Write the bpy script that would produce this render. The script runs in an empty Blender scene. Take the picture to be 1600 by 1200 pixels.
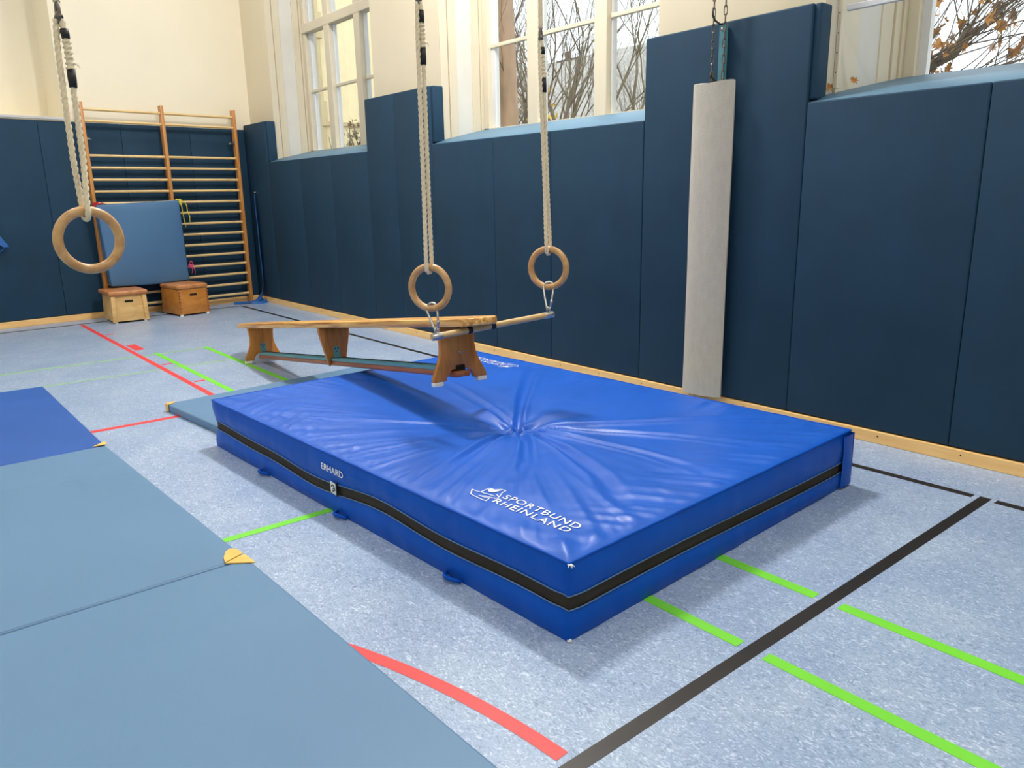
import bpy, bmesh, math, random
from mathutils import Vector, Matrix, noise as mnoise
random.seed(7)
PI = math.pi
SC = bpy.context.scene
COL = SC.collection

# ------------------------------------------------------------------ camera
F_PX, YAW, PITCH, ROLL, CAM_H = 1199.73, 0.6846, 0.2408, -0.0187, 1.4772
def cam_axes():
    fwd = Vector((math.sin(YAW)*math.cos(PITCH), math.cos(YAW)*math.cos(PITCH), -math.sin(PITCH)))
    right = Vector((math.cos(YAW), -math.sin(YAW), 0))
    up = right.cross(fwd)
    r2 = math.cos(ROLL)*right + math.sin(ROLL)*up
    u2 = -math.sin(ROLL)*right + math.cos(ROLL)*up
    return r2, u2, fwd
_r, _u, _f = cam_axes()
cam_data = bpy.data.cameras.new('camera')
cam = bpy.data.objects.new('camera', cam_data)
COL.objects.link(cam)
cam.matrix_world = Matrix(((_r.x, _u.x, -_f.x, 0), (_r.y, _u.y, -_f.y, 0), (_r.z, _u.z, -_f.z, CAM_H), (0, 0, 0, 1)))
cam_data.sensor_width = 36.0
cam_data.lens = 36.0*F_PX/1600.0
cam_data.clip_start = 0.05
cam_data.clip_end = 300
SC.camera = cam

# ------------------------------------------------------------------ world, light, exposure
world = bpy.data.worlds.new('overcast_sky')
SC.world = world
world.use_nodes = True
wn = world.node_tree.nodes
wn['Background'].inputs['Color'].default_value = (0.90, 0.95, 1.0, 1)
wn['Background'].inputs['Strength'].default_value = 2.0
SC.view_settings.view_transform = 'Standard'
SC.view_settings.look = 'None'
SC.view_settings.exposure = 0.0
SC.view_settings.gamma = 1.0
SC.view_settings.use_curve_mapping = False
SC.cycles.use_denoising = True
SC.cycles.max_bounces = 8
SC.cycles.diffuse_bounces = 5
SC.cycles.glossy_bounces = 3
SC.cycles.transparent_max_bounces = 12
SC.cycles.sample_clamp_indirect = 8.0
# soft sun added high behind the hall roof to brighten only the garden side
sun_d = bpy.data.lights.new('garden_fill_sun', 'SUN'); sun_d.energy = 1.6; sun_d.angle = math.radians(50); sun_d.color = (1, 0.97, 0.92)
sun = bpy.data.objects.new('garden_fill_sun', sun_d); COL.objects.link(sun)
sun.rotation_euler = Vector((0.25, 1.0, -1.1)).to_track_quat('-Z', 'Y').to_euler()
CEIL_Z = 5.95
LAMP_COL = (1.0, 0.972, 0.93)
LAMPS = [  # x, y, watts : the gym's ceiling lamps
    (3.62, 5.05, 275), (3.6, 9.3, 46), (3.3, 0.4, 60),
    (0.2, 8.6, 60), (0.2, 4.2, 36), (0.2, -0.6, 66),
    (-3.6, 8.6, 50), (-3.6, 3.5, 36), (-3.6, -1.5, 36)]

# ------------------------------------------------------------------ helpers
def srgb(r, g, b, a=1.0):
    def c(v):
        v /= 255.0
        return v/12.92 if v <= 0.04045 else ((v+0.055)/1.055)**2.4
    return (c(r), c(g), c(b), a)

def new_mat(name):
    m = bpy.data.materials.new(name)
    m.use_nodes = True
    return m, m.node_tree.nodes, m.node_tree.links, m.node_tree.nodes['Principled BSDF']

def M_(name, col, rough=0.6, metal=0.0, spec=0.5, var=0.12, scale=6.0, stretch=(1, 1, 1), bump=0.0, bscale=60.0, detail=4.0, coat=0.0):
    """plain surface with procedural mottling and a fine bump"""
    m, n, l, b = new_mat(name)
    tc = n.new('ShaderNodeTexCoord')
    mp = n.new('ShaderNodeMapping'); mp.inputs['Scale'].default_value = stretch
    l.new(tc.outputs['Object'], mp.inputs['Vector'])
    nz = n.new('ShaderNodeTexNoise'); nz.inputs['Scale'].default_value = scale; nz.inputs['Detail'].default_value = detail
    l.new(mp.outputs['Vector'], nz.inputs['Vector'])
    rp = n.new('ShaderNodeValToRGB')
    rp.color_ramp.elements[0].position = 0.3; rp.color_ramp.elements[1].position = 0.7
    lo = tuple(max(0, c*(1-var)) for c in col[:3])+(1,)
    hi = tuple(min(1, c*(1+var)) for c in col[:3])+(1,)
    rp.color_ramp.elements[0].color = lo; rp.color_ramp.elements[1].color = hi
    l.new(nz.outputs['Fac'], rp.inputs['Fac'])
    l.new(rp.outputs['Color'], b.inputs['Base Color'])
    b.inputs['Roughness'].default_value = rough
    b.inputs['Metallic'].default_value = metal
    b.inputs['Specular IOR Level'].default_value = spec
    b.inputs['Coat Weight'].default_value = coat
    if bump > 0:
        n2 = n.new('ShaderNodeTexNoise'); n2.inputs['Scale'].default_value = bscale; n2.inputs['Detail'].default_value = 3
        l.new(mp.outputs['Vector'], n2.inputs['Vector'])
        bp = n.new('ShaderNodeBump'); bp.inputs['Strength'].default_value = bump; bp.inputs['Distance'].default_value = 0.01
        l.new(n2.outputs['Fac'], bp.inputs['Height'])
        l.new(bp.outputs['Normal'], b.inputs['Normal'])
    return m

def wood(name, light, dark, rough=0.4, stretch=(1.2, 14, 14), scale=3.0, coat=0.15, mid=0.5):
    m, n, l, b = new_mat(name)
    tc = n.new('ShaderNodeTexCoord')
    mp = n.new('ShaderNodeMapping'); mp.inputs['Scale'].default_value = stretch
    l.new(tc.outputs['Object'], mp.inputs['Vector'])
    nz = n.new('ShaderNodeTexNoise'); nz.inputs['Scale'].default_value = scale; nz.inputs['Detail'].default_value = 6; nz.inputs['Distortion'].default_value = 0.6
    l.new(mp.outputs['Vector'], nz.inputs['Vector'])
    rp = n.new('ShaderNodeValToRGB')
    rp.color_ramp.elements[0].position = mid-0.17; rp.color_ramp.elements[1].position = mid+0.15
    rp.color_ramp.elements[0].color = dark; rp.color_ramp.elements[1].color = light
    l.new(nz.outputs['Fac'], rp.inputs['Fac'])
    l.new(rp.outputs['Color'], b.inputs['Base Color'])
    b.inputs['Roughness'].default_value = rough
    b.inputs['Coat Weight'].default_value = coat
    b.inputs['Coat Roughness'].default_value = 0.25
    bp = n.new('ShaderNodeBump'); bp.inputs['Strength'].default_value = 0.08; bp.inputs['Distance'].default_value = 0.004
    l.new(nz.outputs['Fac'], bp.inputs['Height']); l.new(bp.outputs['Normal'], b.inputs['Normal'])
    return m

# ---- mesh building
def BM(): return bmesh.new()
def add_box(bm, x0, x1, y0, y1, z0, z1, mtx=None, bev=0.0, seg=2):
    t = bmesh.new()
    vs = [t.verts.new((x, y, z)) for x in (x0, x1) for y in (y0, y1) for z in (z0, z1)]
    for f in ((0, 1, 3, 2), (4, 6, 7, 5), (0, 4, 5, 1), (2, 3, 7, 6), (0, 2, 6, 4), (1, 5, 7, 3)):
        t.faces.new([vs[i] for i in f])
    bmesh.ops.recalc_face_normals(t, faces=t.faces)
    if bev > 0:
        bmesh.ops.bevel(t, geom=list(t.edges), offset=bev, segments=seg, profile=0.5, affect='EDGES', clamp_overlap=True)
    merge(bm, t, mtx)
def merge(bm, t, mtx=None):
    if mtx is not None: bmesh.ops.transform(t, matrix=mtx, verts=t.verts)
    me = bpy.data.meshes.new('tmp'); t.to_mesh(me); t.free()
    bm.from_mesh(me); bpy.data.meshes.remove(me)
def frame_for(d):
    d = d.normalized()
    a = Vector((0, 0, 1)) if abs(d.z) < 0.9 else Vector((1, 0, 0))
    x = d.cross(a).normalized(); y = d.cross(x).normalized()
    return x, y
def add_tube(bm, pts, r, n=8, closed=False, caps=True, twist=None):
    """tube along a polyline (parallel transport); r number or list"""
    pts = [Vector(p) for p in pts]; N = len(pts)
    rs = r if isinstance(r, (list, tuple)) else [r]*N
    tang = []
    for i in range(N):
        if closed: d = pts[(i+1) % N]-pts[i-1]
        else: d = pts[min(i+1, N-1)]-pts[max(i-1, 0)]
        tang.append(d.normalized())
    x, y = frame_for(tang[0]); rings = []
    for i in range(N):
        if i:
            x = (x - tang[i]*x.dot(tang[i])).normalized(); y = tang[i].cross(x)
        ring = []
        for k in range(n):
            a = 2*PI*k/n
            rr = rs[i]
            if twist: rr = rs[i]*(1+twist[1]*abs(math.cos(1.5*(a-twist[0]*i)))-twist[1]*0.6)
            ring.append(bm.verts.new(pts[i]+x*(rr*math.cos(a))+y*(rr*math.sin(a))))
        rings.append(ring)
    M = N if closed else N-1
    for i in range(M):
        A, B = rings[i], rings[(i+1) % N]
        for k in range(n):
            bm.faces.new((A[k], A[(k+1) % n], B[(k+1) % n], B[k]))
    if caps and not closed:
        bm.faces.new(rings[0][::-1]); bm.faces.new(rings[-1])
def add_cyl(bm, p0, p1, r, n=16, r1=None, bev=0.0):
    p0, p1 = Vector(p0), Vector(p1)
    r1 = r if r1 is None else r1
    if bev > 0:
        d = (p1-p0).normalized()
        add_tube(bm, [p0, p0+d*bev*0.3, p0+d*bev, p1-d*bev, p1-d*bev*0.3, p1], [r-bev, r-bev*0.3, r, r1, r1-bev*0.3, r1-bev], n)
    else: add_tube(bm, [p0, p1], [r, r1], n)
def add_prism(bm, outline, axis, a0, a1, bev=0.0):
    """extrude a 2-D outline (list of (p,q)) along axis 'x','y' or 'z'"""
    t = bmesh.new()
    def P(p, q, a):
        return {'x': (a, p, q), 'y': (p, a, q), 'z': (p, q, a)}[axis]
    A = [t.verts.new(P(p, q, a0)) for p, q in outline]
    B = [t.verts.new(P(p, q, a1)) for p, q in outline]
    t.faces.new(A); t.faces.new(B[::-1])
    n = len(outline)
    for i in range(n): t.faces.new((A[i], A[(i+1) % n], B[(i+1) % n], B[i]))
    bmesh.ops.recalc_face_normals(t, faces=t.faces)
    if bev > 0:
        es = [e for e in t.edges if len(e.link_faces) == 2 and e.calc_face_angle(0) > 0.5]
        bmesh.ops.bevel(t, geom=es, offset=bev, segments=2, profile=0.5, affect='EDGES', clamp_overlap=True)
    bmesh.ops.triangulate(t, faces=[f for f in t.faces if len(f.verts) > 4])
    merge(bm, t)
def add_grid(bm, nu, nv, fn):
    V = [[bm.verts.new(fn(i/nu, j/nv)) for j in range(nv+1)] for i in range(nu+1)]
    for i in range(nu):
        for j in range(nv):
            bm.faces.new((V[i][j], V[i+1][j], V[i+1][j+1], V[i][j+1]))
    return V
def obj(name, bm, mat, parent=None, smooth=False, angle=None, loc=None):
    me = bpy.data.meshes.new(name)
    bm.to_mesh(me); bm.free()
    if mat is not None: me.materials.append(mat)
    o = bpy.data.objects.new(name, me)
    COL.objects.link(o)
    if parent is not None: o.parent = parent
    if loc is not None: o.location = loc
    if smooth:
        for p in me.polygons: p.use_smooth = True
        if angle is not None:
            try: me.set_sharp_from_angle(angle=math.radians(angle))
            except Exception: pass
    return o
def tag(o, label=None, cat=None, group=None, kind=None):
    if label: o['label'] = label
    if cat: o['category'] = cat
    if group: o['group'] = group
    if kind: o['kind'] = kind
    return o
def thing(name, label, cat, loc=(0, 0, 0), rotz=0.0, group=None):
    o = bpy.data.objects.new(name, None); COL.objects.link(o)
    o.empty_display_size = 0.1
    o.location = loc; o.rotation_euler = (0, 0, rotz)
    return tag(o, label, cat, group)
def struct(name, bm, mat, smooth=False, loc=None):
    o = obj(name, bm, mat, None, smooth, loc=loc); o['kind'] = 'structure'
    return o
def dup(src, parent=None, loc=None, name=None):
    c = src.copy(); COL.objects.link(c)
    if parent is not None: c.parent = parent
    if loc is not None: c.location = loc
    return c
def text_mesh(body, size, spacing=1.0, bold=0.0):
    cu = bpy.data.curves.new('text', 'FONT')
    cu.body = body; cu.size = size; cu.space_character = spacing; cu.offset = bold
    cu.resolution_u = 4
    o = bpy.data.objects.new('text', cu)
    COL.objects.link(o)
    dg = bpy.context.evaluated_depsgraph_get()
    me = bpy.data.meshes.new_from_object(o.evaluated_get(dg))
    bpy.data.objects.remove(o); bpy.data.curves.remove(cu)
    return me
def vnoise(x, s=0.0): return mnoise.noise(Vector((x, s, 0.37)))

# ------------------------------------------------------------------ materials
m_wall = M_('cream_plaster', srgb(240, 231, 208), 0.85, var=0.02, scale=1.2, bump=0.04, bscale=90)
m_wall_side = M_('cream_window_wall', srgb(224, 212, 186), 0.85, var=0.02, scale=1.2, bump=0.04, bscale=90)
m_ceil = M_('white_ceiling', srgb(238, 234, 225), 0.9, var=0.02)
m_jamb = M_('cream_painted_wood', srgb(212, 201, 177), 0.45, var=0.02, scale=3)
m_jambw = M_('white_painted_panel', srgb(212, 209, 200), 0.55, var=0.03, scale=5)
m_frame = M_('ivory_window_paint', srgb(214, 204, 182), 0.4, var=0.02)
m_white = M_('white_paint', srgb(214, 215, 216), 0.45, var=0.02)
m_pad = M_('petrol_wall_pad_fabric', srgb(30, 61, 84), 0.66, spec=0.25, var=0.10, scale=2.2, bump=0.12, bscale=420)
m_padlit = M_('petrol_fabric_daylit', srgb(72, 112, 138), 0.48, spec=0.55, var=0.07, scale=3, bump=0.06, bscale=300)  # pad petrol made lighter: daylight on the sills painted into the colour
m_skirt = wood('beech_skirting', srgb(255, 210, 138), srgb(246, 194, 120), 0.45, stretch=(10, 0.8, 12), coat=0.2)
m_skirtb = wood('beech_skirting_back', srgb(246, 200, 132), srgb(232, 182, 114), 0.45, stretch=(0.8, 10, 12), coat=0.2)
m_beech = wood('beech_ring_wood', srgb(206, 164, 108), srgb(182, 134, 82), 0.38, stretch=(5, 5, 5), scale=4)
m_bar = wood('pale_wood_bar', srgb(216, 184, 128), srgb(194, 156, 100), 0.45, stretch=(2, 20, 20))
m_barup = wood('wall_bar_upright_wood', srgb(206, 144, 76), srgb(182, 120, 58), 0.35, stretch=(16, 16, 1.2))
m_rung = wood('wall_bar_rung_wood', srgb(236, 204, 146), srgb(216, 178, 116), 0.32, stretch=(1.5, 18, 18), coat=0.3)
m_plank = wood('oiled_bench_plank', srgb(246, 196, 112), srgb(176, 108, 42), 0.35, stretch=(0.7, 16, 16), scale=3.2, coat=0.25)
m_leg = wood('varnished_bench_leg', srgb(196, 130, 58), srgb(170, 104, 40), 0.4, stretch=(10, 10, 1.5), coat=0.2)
m_beam = wood('red_brown_beam', srgb(168, 98, 56), srgb(140, 76, 40), 0.4, stretch=(0.8, 14, 14))
m_turq = M_('turquoise_steel', srgb(92, 152, 164), 0.45, var=0.12, scale=9)
m_birch = wood('birch_ply', srgb(232, 192, 128), srgb(214, 168, 100), 0.45, stretch=(2.5, 6, 6), scale=2.5)
m_orange = wood('orange_box_ply', srgb(206, 138, 60), srgb(186, 116, 44), 0.4, stretch=(2.5, 6, 6), scale=2.5)
m_lid = wood('brown_lid_leather', srgb(204, 140, 86), srgb(176, 108, 60), 0.4, stretch=(3, 3, 3), scale=2.5)
m_rubber = M_('white_rubber', srgb(238, 234, 222), 0.6)
m_black = M_('black_tape', srgb(20, 20, 22), 0.5, var=0.1)
m_dark = M_('dark_hole', srgb(14, 12, 10), 0.9)
m_steel = M_('galvanised_steel', srgb(190, 190, 186), 0.3, metal=0.9, var=0.1, scale=30)
m_chain = M_('dull_chain_steel', srgb(120, 114, 108), 0.4, metal=0.8, var=0.2, scale=30)
m_rope = M_('natural_hemp_rope', srgb(236, 220, 186), 0.85, var=0.10, scale=60, bump=0.3, bscale=400)
m_greypad = M_('grey_felt_cover', srgb(194, 188, 175), 0.9, spec=0.15, var=0.05, scale=30, stretch=(1, 1, 0.4), bump=0.25, bscale=220)
m_vinyl = M_('blue_vinyl_top', srgb(26, 92, 196), 0.38, spec=0.5, var=0.06, scale=3.5, bump=0.05, bscale=500)
m_vinyls = M_('blue_vinyl_side', srgb(2, 82, 188), 0.40, spec=0.16, var=0.06, scale=4, bump=0.05, bscale=300)
m_mesh = M_('dark_mesh_band', srgb(50, 42, 30), 0.7, var=0.3, scale=300, bump=0.5, bscale=900)
m_pipe = M_('band_edge_piping', srgb(84, 118, 160), 0.45)
m_print = M_('white_print', srgb(238, 240, 244), 0.5, var=0.01)
m_lightmat = M_('light_blue_mat_vinyl', srgb(97, 134, 169), 0.5, spec=0.4, var=0.04, scale=1.3, bump=0.05, bscale=250)
m_bluemat = M_('mid_blue_mat_vinyl', srgb(42, 90, 168), 0.5, spec=0.4, var=0.07, scale=2.0, bump=0.05, bscale=250)
m_leather = M_('tan_leather_corner', srgb(240, 192, 98), 0.5, var=0.08, scale=20, bump=0.1, bscale=80)
m_cushion = M_('slate_blue_cushion', srgb(72, 112, 152), 0.6, var=0.04, scale=2, bump=0.05, bscale=200)
m_strap = M_('blue_webbing', srgb(22, 92, 166), 0.6, var=0.1, scale=8)
m_red = M_('red_line_paint', srgb(236, 66, 66), 0.45, var=0.04, scale=6)
m_green = M_('green_line_paint', srgb(120, 216, 56), 0.45, var=0.04, scale=6)
m_palegreen = M_('worn_green_line_paint', srgb(146, 182, 158), 0.5, var=0.14, scale=14)
m_blackline = M_('black_line_paint', srgb(40, 36, 34), 0.4, var=0.15, scale=6)
m_grey_gap = M_('grey_sealant', srgb(152, 156, 164), 0.7)

def floor_material():
    m, n, l, b = new_mat('marbled_blue_linoleum')
    tc = n.new('ShaderNodeTexCoord')
    big = n.new('ShaderNodeTexNoise'); big.inputs['Scale'].default_value = 2.6; big.inputs['Detail'].default_value = 3
    l.new(tc.outputs['Object'], big.inputs['Vector'])
    mp = n.new('ShaderNodeMapping'); mp.inputs['Rotation'].default_value = (0, 0, 0.35); mp.inputs['Scale'].default_value = (1.0, 0.55, 1)
    l.new(tc.outputs['Object'], mp.inputs['Vector'])
    fl = n.new('ShaderNodeTexNoise'); fl.inputs['Scale'].default_value = 62; fl.inputs['Detail'].default_value = 4; fl.inputs['Distortion'].default_value = 2.2
    l.new(mp.outputs['Vector'], fl.inputs['Vector'])
    rp = n.new('ShaderNodeValToRGB'); cr = rp.color_ramp
    cr.elements[0].position = 0.28; cr.elements[0].color = srgb(126, 144, 172)
    cr.elements[1].position = 0.70; cr.elements[1].color = srgb(214, 225, 242)
    e = cr.elements.new(0.42); e.color = srgb(154, 172, 200)
    e = cr.elements.new(0.57); e.color = srgb(168, 186, 212)
    l.new(fl.outputs['Fac'], rp.inputs['Fac'])
    rb = n.new('ShaderNodeValToRGB')
    rb.color_ramp.elements[0].position = 0.35; rb.color_ramp.elements[0].color = (0.82, 0.86, 0.92, 1)
    rb.color_ramp.elements[1].position = 0.68; rb.color_ramp.elements[1].color = (1.0, 1.01, 0.99, 1)
    l.new(big.outputs['Fac'], rb.inputs['Fac'])
    mx = n.new('ShaderNodeMix'); mx.data_type = 'RGBA'; mx.blend_type = 'MULTIPLY'; mx.inputs[0].default_value = 1.0
    l.new(rp.outputs['Color'], mx.inputs[6]); l.new(rb.outputs['Color'], mx.inputs[7])
    l.new(mx.outputs[2], b.inputs['Base Color'])
    b.inputs['Roughness'].default_value = 0.34
    b.inputs['Specular IOR Level'].default_value = 0.5
    bp = n.new('ShaderNodeBump'); bp.inputs['Strength'].default_value = 0.05; bp.inputs['Distance'].default_value = 0.004
    l.new(fl.outputs['Fac'], bp.inputs['Height']); l.new(bp.outputs['Normal'], b.inputs['Normal'])
    return m
m_floor = floor_material()

def glass_material():
    m = bpy.data.materials.new('window_glass'); m.use_nodes = True
    n, l = m.node_tree.nodes, m.node_tree.links
    n.remove(n['Principled BSDF'])
    tr = n.new('ShaderNodeBsdfTransparent'); tr.inputs['Color'].default_value = (0.95, 0.97, 0.97, 1)
    gl = n.new('ShaderNodeBsdfGlossy'); gl.inputs['Roughness'].default_value = 0.02
    lw = n.new('ShaderNodeLayerWeight'); lw.inputs['Blend'].default_value = 0.5
    pw = n.new('ShaderNodeMath'); pw.operation = 'POWER'; pw.inputs[1].default_value = 4.0
    ma = n.new('ShaderNodeMath'); ma.operation = 'MULTIPLY_ADD'; ma.inputs[1].default_value = 0.6; ma.inputs[2].default_value = 0.03
    l.new(lw.outputs['Facing'], pw.inputs[0]); l.new(pw.outputs['Value'], ma.inputs[0])
    mx = n.new('ShaderNodeMixShader')
    l.new(ma.outputs['Value'], mx.inputs['Fac']); l.new(tr.outputs['BSDF'], mx.inputs[1]); l.new(gl.outputs['BSDF'], mx.inputs[2])
    l.new(mx.outputs['Shader'], n['Material Output'].inputs['Surface'])
    return m
m_glass = glass_material()

def emit_material(name, col, s):
    m = bpy.data.materials.new(name); m.use_nodes = True
    b = m.node_tree.nodes['Principled BSDF']
    b.inputs['Base Color'].default_value = (0.8, 0.8, 0.8, 1)
    b.inputs['Emission Color'].default_value = col; b.inputs['Emission Strength'].default_value = s
    return m
m_lampglow = emit_material('lamp_diffuser', (1, 0.95, 0.86, 1), 4.0)

# ------------------------------------------------------------------ room shell
WX = 4.43      # face of skirting and pads on the window wall
WALLX = 4.58   # plaster face of the window wall
GX = 5.15      # window glazing
XL, YB = -6.2, -5.2
SLOPE = 0.10
PHI = math.atan(SLOPE)
def by(x): return 11.15+SLOPE*(x-1.04)     # foot of the back wall pads
TT = Vector((math.cos(PHI), math.sin(PHI), 0)); NN = Vector((math.sin(PHI), -math.cos(PHI), 0))
def bk(x, d=0.0, z=0.0):
    return Vector((x, by(x), z))+NN*d
def bkM(x, d=0.0, z=0.0):
    """local frame on the back wall: x along the wall, -y into the room, z up"""
    return Matrix.Translation(bk(x, d, z)) @ Matrix.Rotation(PHI, 4, 'Z')

bm = BM(); add_box(bm, XL-0.2, 5.3, YB-0.2, 12.6, -0.25, 0.0)
floor = struct('floor', bm, m_floor)
bm = BM(); add_box(bm, XL-0.2, 5.4, YB-0.2, 13.0, CEIL_Z, CEIL_Z+0.2)
struct('ceiling', bm, m_ceil)
bm = BM(); add_box(bm, XL-0.2, XL, YB-0.2, 12.6, 0, CEIL_Z)
struct('wall_left', bm, m_wall)
bm = BM(); add_box(bm, XL-0.2, 5.4, YB-0.2, YB, 0, CEIL_Z)
struct('wall_front', bm, m_wall)
# window wall: piers, sill walls and lintels round three tall openings
OPEN = [(7.93, 10.73), (3.885, 6.64), (-0.17, 2.615), (-4.3, -1.5)]
TOPZ = 5.35
bm = BM()
ys = [13.0]
for a, b_ in OPEN: ys += [b_, a]
ys.append(YB)
for i in range(0, len(ys), 2):
    add_box(bm, WALLX, 5.32 if i < 4 else 5.68, ys[i+1], ys[i], 0, CEIL_Z)
for a, b_ in OPEN:
    xo = 5.32 if a > 3 else 5.68
    add_box(bm, WALLX, xo, a, b_, 0, 1.95); add_box(bm, WALLX, xo, a, b_, TOPZ, CEIL_Z)
struct('wall_right', bm, m_wall_side)
# back wall: right part flush, left part set back above the pads
bm = BM()
def bwall(x0, x1, d0, d1, z0, z1):
    add_box(bm, 0, (x1-x0)/math.cos(PHI), d0, d1, z0, z1, mtx=bkM(x0, -0.055))
bwall(2.12, 4.75, 0, 0.95, 0, CEIL_Z)
bwall(XL-0.3, 2.12, 0, 0.95, 0, 2.50)
bwall(XL-0.3, 2.12, 0.62, 0.95, 2.50, CEIL_Z)
struct('wall_back', bm, m_wall)
bm = BM(); add_box(bm, 0, (2.11-XL)/math.cos(PHI), -0.012, 0.03, 2.485, 2.515, mtx=bkM(XL, 0.0), bev=0.004)
struct('trim_1', bm, M_('grey_ledge_board', srgb(196, 196, 198), 0.5, var=0.03))
# skirtings
bm = BM(); add_box(bm, WX, WX+0.03, YB, 11.49, 0, 0.073, bev=0.004)
sk = struct('baseboard_right', bm, m_skirt)
scr = None
for k in range(36):
    if scr is None:
        bm = BM(); add_cyl(bm, (-0.0008, 0, 0), (0.002, 0, 0), 0.0045, 8); scr = obj('screw_head', bm, m_dark, sk); o = scr
    else: o = dup(scr, sk)
    o.location = (WX, YB+0.3+0.46*k, 0.045)
bm = BM(); add_box(bm, 0, (WX-XL)/math.cos(PHI), 0, 0.03, 0, 0.078, mtx=bkM(XL, 0.0), bev=0.004)
struct('baseboard_back', bm, m_skirtb)

# court lines painted on the floor, 1 mm thick (parts of the floor)
LZ = [0.0008]
def line(name, label, x0, x1, y0, y1, mat):
    LZ[0] += 0.00006
    bm = BM(); z0, z1 = 0.0, LZ[0]-(0.0012 if mat == m_palegreen else 0)
    add_box(bm, x0, x1, y0, y1, z0, z1)
    o = obj(name, bm, mat, floor); o['label'] = label
    return o
line('court_line', 'black line along the window wall', 3.955, 4.004, 1.306, 10.98, m_blackline)
line('court_line', 'short black line nearest the right edge of the photo', 3.955, 4.004, -3.0, 1.205, m_blackline)
line('court_line', 'black line running across the hall in front of the crash mat', -5.0, 4.0, 1.228, 1.279, m_blackline)
bm = BM(); L = math.hypot(5.0, 0.22)
add_box(bm, 0, 5.3, -0.015, 0.03, 0, 0.001, mtx=Matrix.Translation((-1.3, 10.61, 0)) @ Matrix.Rotation(math.atan(0.0757), 4, 'Z'))
obj('court_line', bm, m_blackline, floor)['label'] = 'thin black line along the back wall'
line('court_line', 'red line towards the wall bars', 1.845, 1.892, 2.0, 10.76, m_red)
for yy in (9.74, 7.51, 6.58): line('court_line', 'short red tick beside the red line', 1.912, 2.0, yy-0.022, yy+0.022, m_red)
line('court_block', 'solid red block beside the red line', 1.917, 2.008, 8.45, 8.83, m_red)
line('court_line', 'thin red line between the blue mats', -1.0, 1.84, 5.532, 5.586, m_red)
line('court_line', 'left green line, long side near the red line', 2.008, 2.056, 1.302, 8.14, m_green)
line('court_line', 'right green line, long side', 2.487, 2.537, 1.302, 8.14, m_green)
line('court_line', 'left green line in front of the black line', 2.008, 2.056, -2.5, 1.205, m_green)
line('court_line', 'right green line in front of the black line', 2.487, 2.537, -2.5, 1.205, m_green)
line('court_line', 'worn pale green line, the farther one', -3.0, 2.487, 8.05, 8.13, m_palegreen)
line('court_line', 'worn pale green line, the nearer one', -3.0, 2.487, 7.26, 7.32, m_palegreen)
line('court_line', 'green line from the light blue mat to the crash mat', -1.5, 2.0, 3.258, 3.305, m_green)
m_scuff = M_('pale_scuff', srgb(212, 220, 230), 0.5)
rs_ = random.Random(12)
for (sx_, sy_) in ((1.25, 7.9), (1.5, 7.0), (1.1, 6.6), (1.35, 6.2), (2.3, 9.4), (3.0, 8.6), (3.2, 7.9), (1.2, 8.6), (0.6, 9.2), (1.55, 6.6), (3.3, 0.9), (3.5, 2.2), (2.9, 0.7), (1.0, 9.8), (3.2, 9.0), (1.3, 4.9)):
    a0_, r_, l_ = rs_.uniform(0, 6.28), rs_.uniform(0.12, 0.4), rs_.uniform(0.25, 0.6)
    bm = BM(); add_grid(bm, 10, 1, lambda u, v: (sx_+(r_+0.0035*v*math.sin(PI*u))*math.cos(a0_+l_*u), sy_+(r_+0.0035*v*math.sin(PI*u))*math.sin(a0_+l_*u), 0.0004))
    obj('scuff_mark', bm, m_scuff, floor)
# red arc
pts_o = [(1.039, 2.082), (1.11, 1.972), (1.131, 1.902), (1.157, 1.803), (1.181, 1.708), (1.199, 1.611), (1.214, 1.514), (1.226, 1.422), (1.238, 1.304)]
def arc_pts(): # circle through the outer edge of the arc
    import itertools
    (x1, y1), (x2, y2), (x3, y3) = pts_o[1], pts_o[4], pts_o[8]
    d = 2*(x1*(y2-y3)+x2*(y3-y1)+x3*(y1-y2))
    ux = ((x1*x1+y1*y1)*(y2-y3)+(x2*x2+y2*y2)*(y3-y1)+(x3*x3+y3*y3)*(y1-y2))/d
    uy = ((x1*x1+y1*y1)*(x3-x2)+(x2*x2+y2*y2)*(x1-x3)+(x3*x3+y3*y3)*(x2-x1))/d
    return ux, uy, math.hypot(x1-ux, y1-uy)
cx, cy, cr = arc_pts()
bm = BM()
a0 = math.asin(max(-1, min(1, (1.304-cy)/cr))); a1 = a0+1.15/cr*1.0
add_grid(bm, 48, 1, lambda u, v: (cx+(cr-0.048*(1-v))*math.cos(a0+(a1-a0)*u), cy+(cr-0.048*(1-v))*math.sin(a0+(a1-a0)*u), 0.001))
obj('court_arc', bm, m_red, floor)['label'] = 'curved red line beside the light blue mats'

# ------------------------------------------------------------------ ceiling lamps
for i, (lx, ly, w) in enumerate(LAMPS):
    t = thing('ceiling_lamp', 'flat white ceiling lamp above the hall', 'lamp', (lx, ly, CEIL_Z-0.16), 0, 'ceiling lamps of the hall')
    bm = BM(); add_box(bm, -0.22, 0.22, -0.65, 0.65, 0.03, 0.16, bev=0.01)
    obj('housing', bm, m_white, t)
    bm = BM(); add_box(bm, -0.19, 0.19, -0.62, 0.62, 0.012, 0.032)
    obj('diffuser', bm, m_lampglow, t)
    ld = bpy.data.lights.new('lamp_light', 'AREA'); ld.shape = 'RECTANGLE'
    ld.size = 0.36; ld.size_y = 0.9; ld.energy = w; ld.color = LAMP_COL
    lo = bpy.data.objects.new('lamp_light', ld); COL.objects.link(lo); lo.parent = t; lo.location = (0, 0, 0.0)

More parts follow.
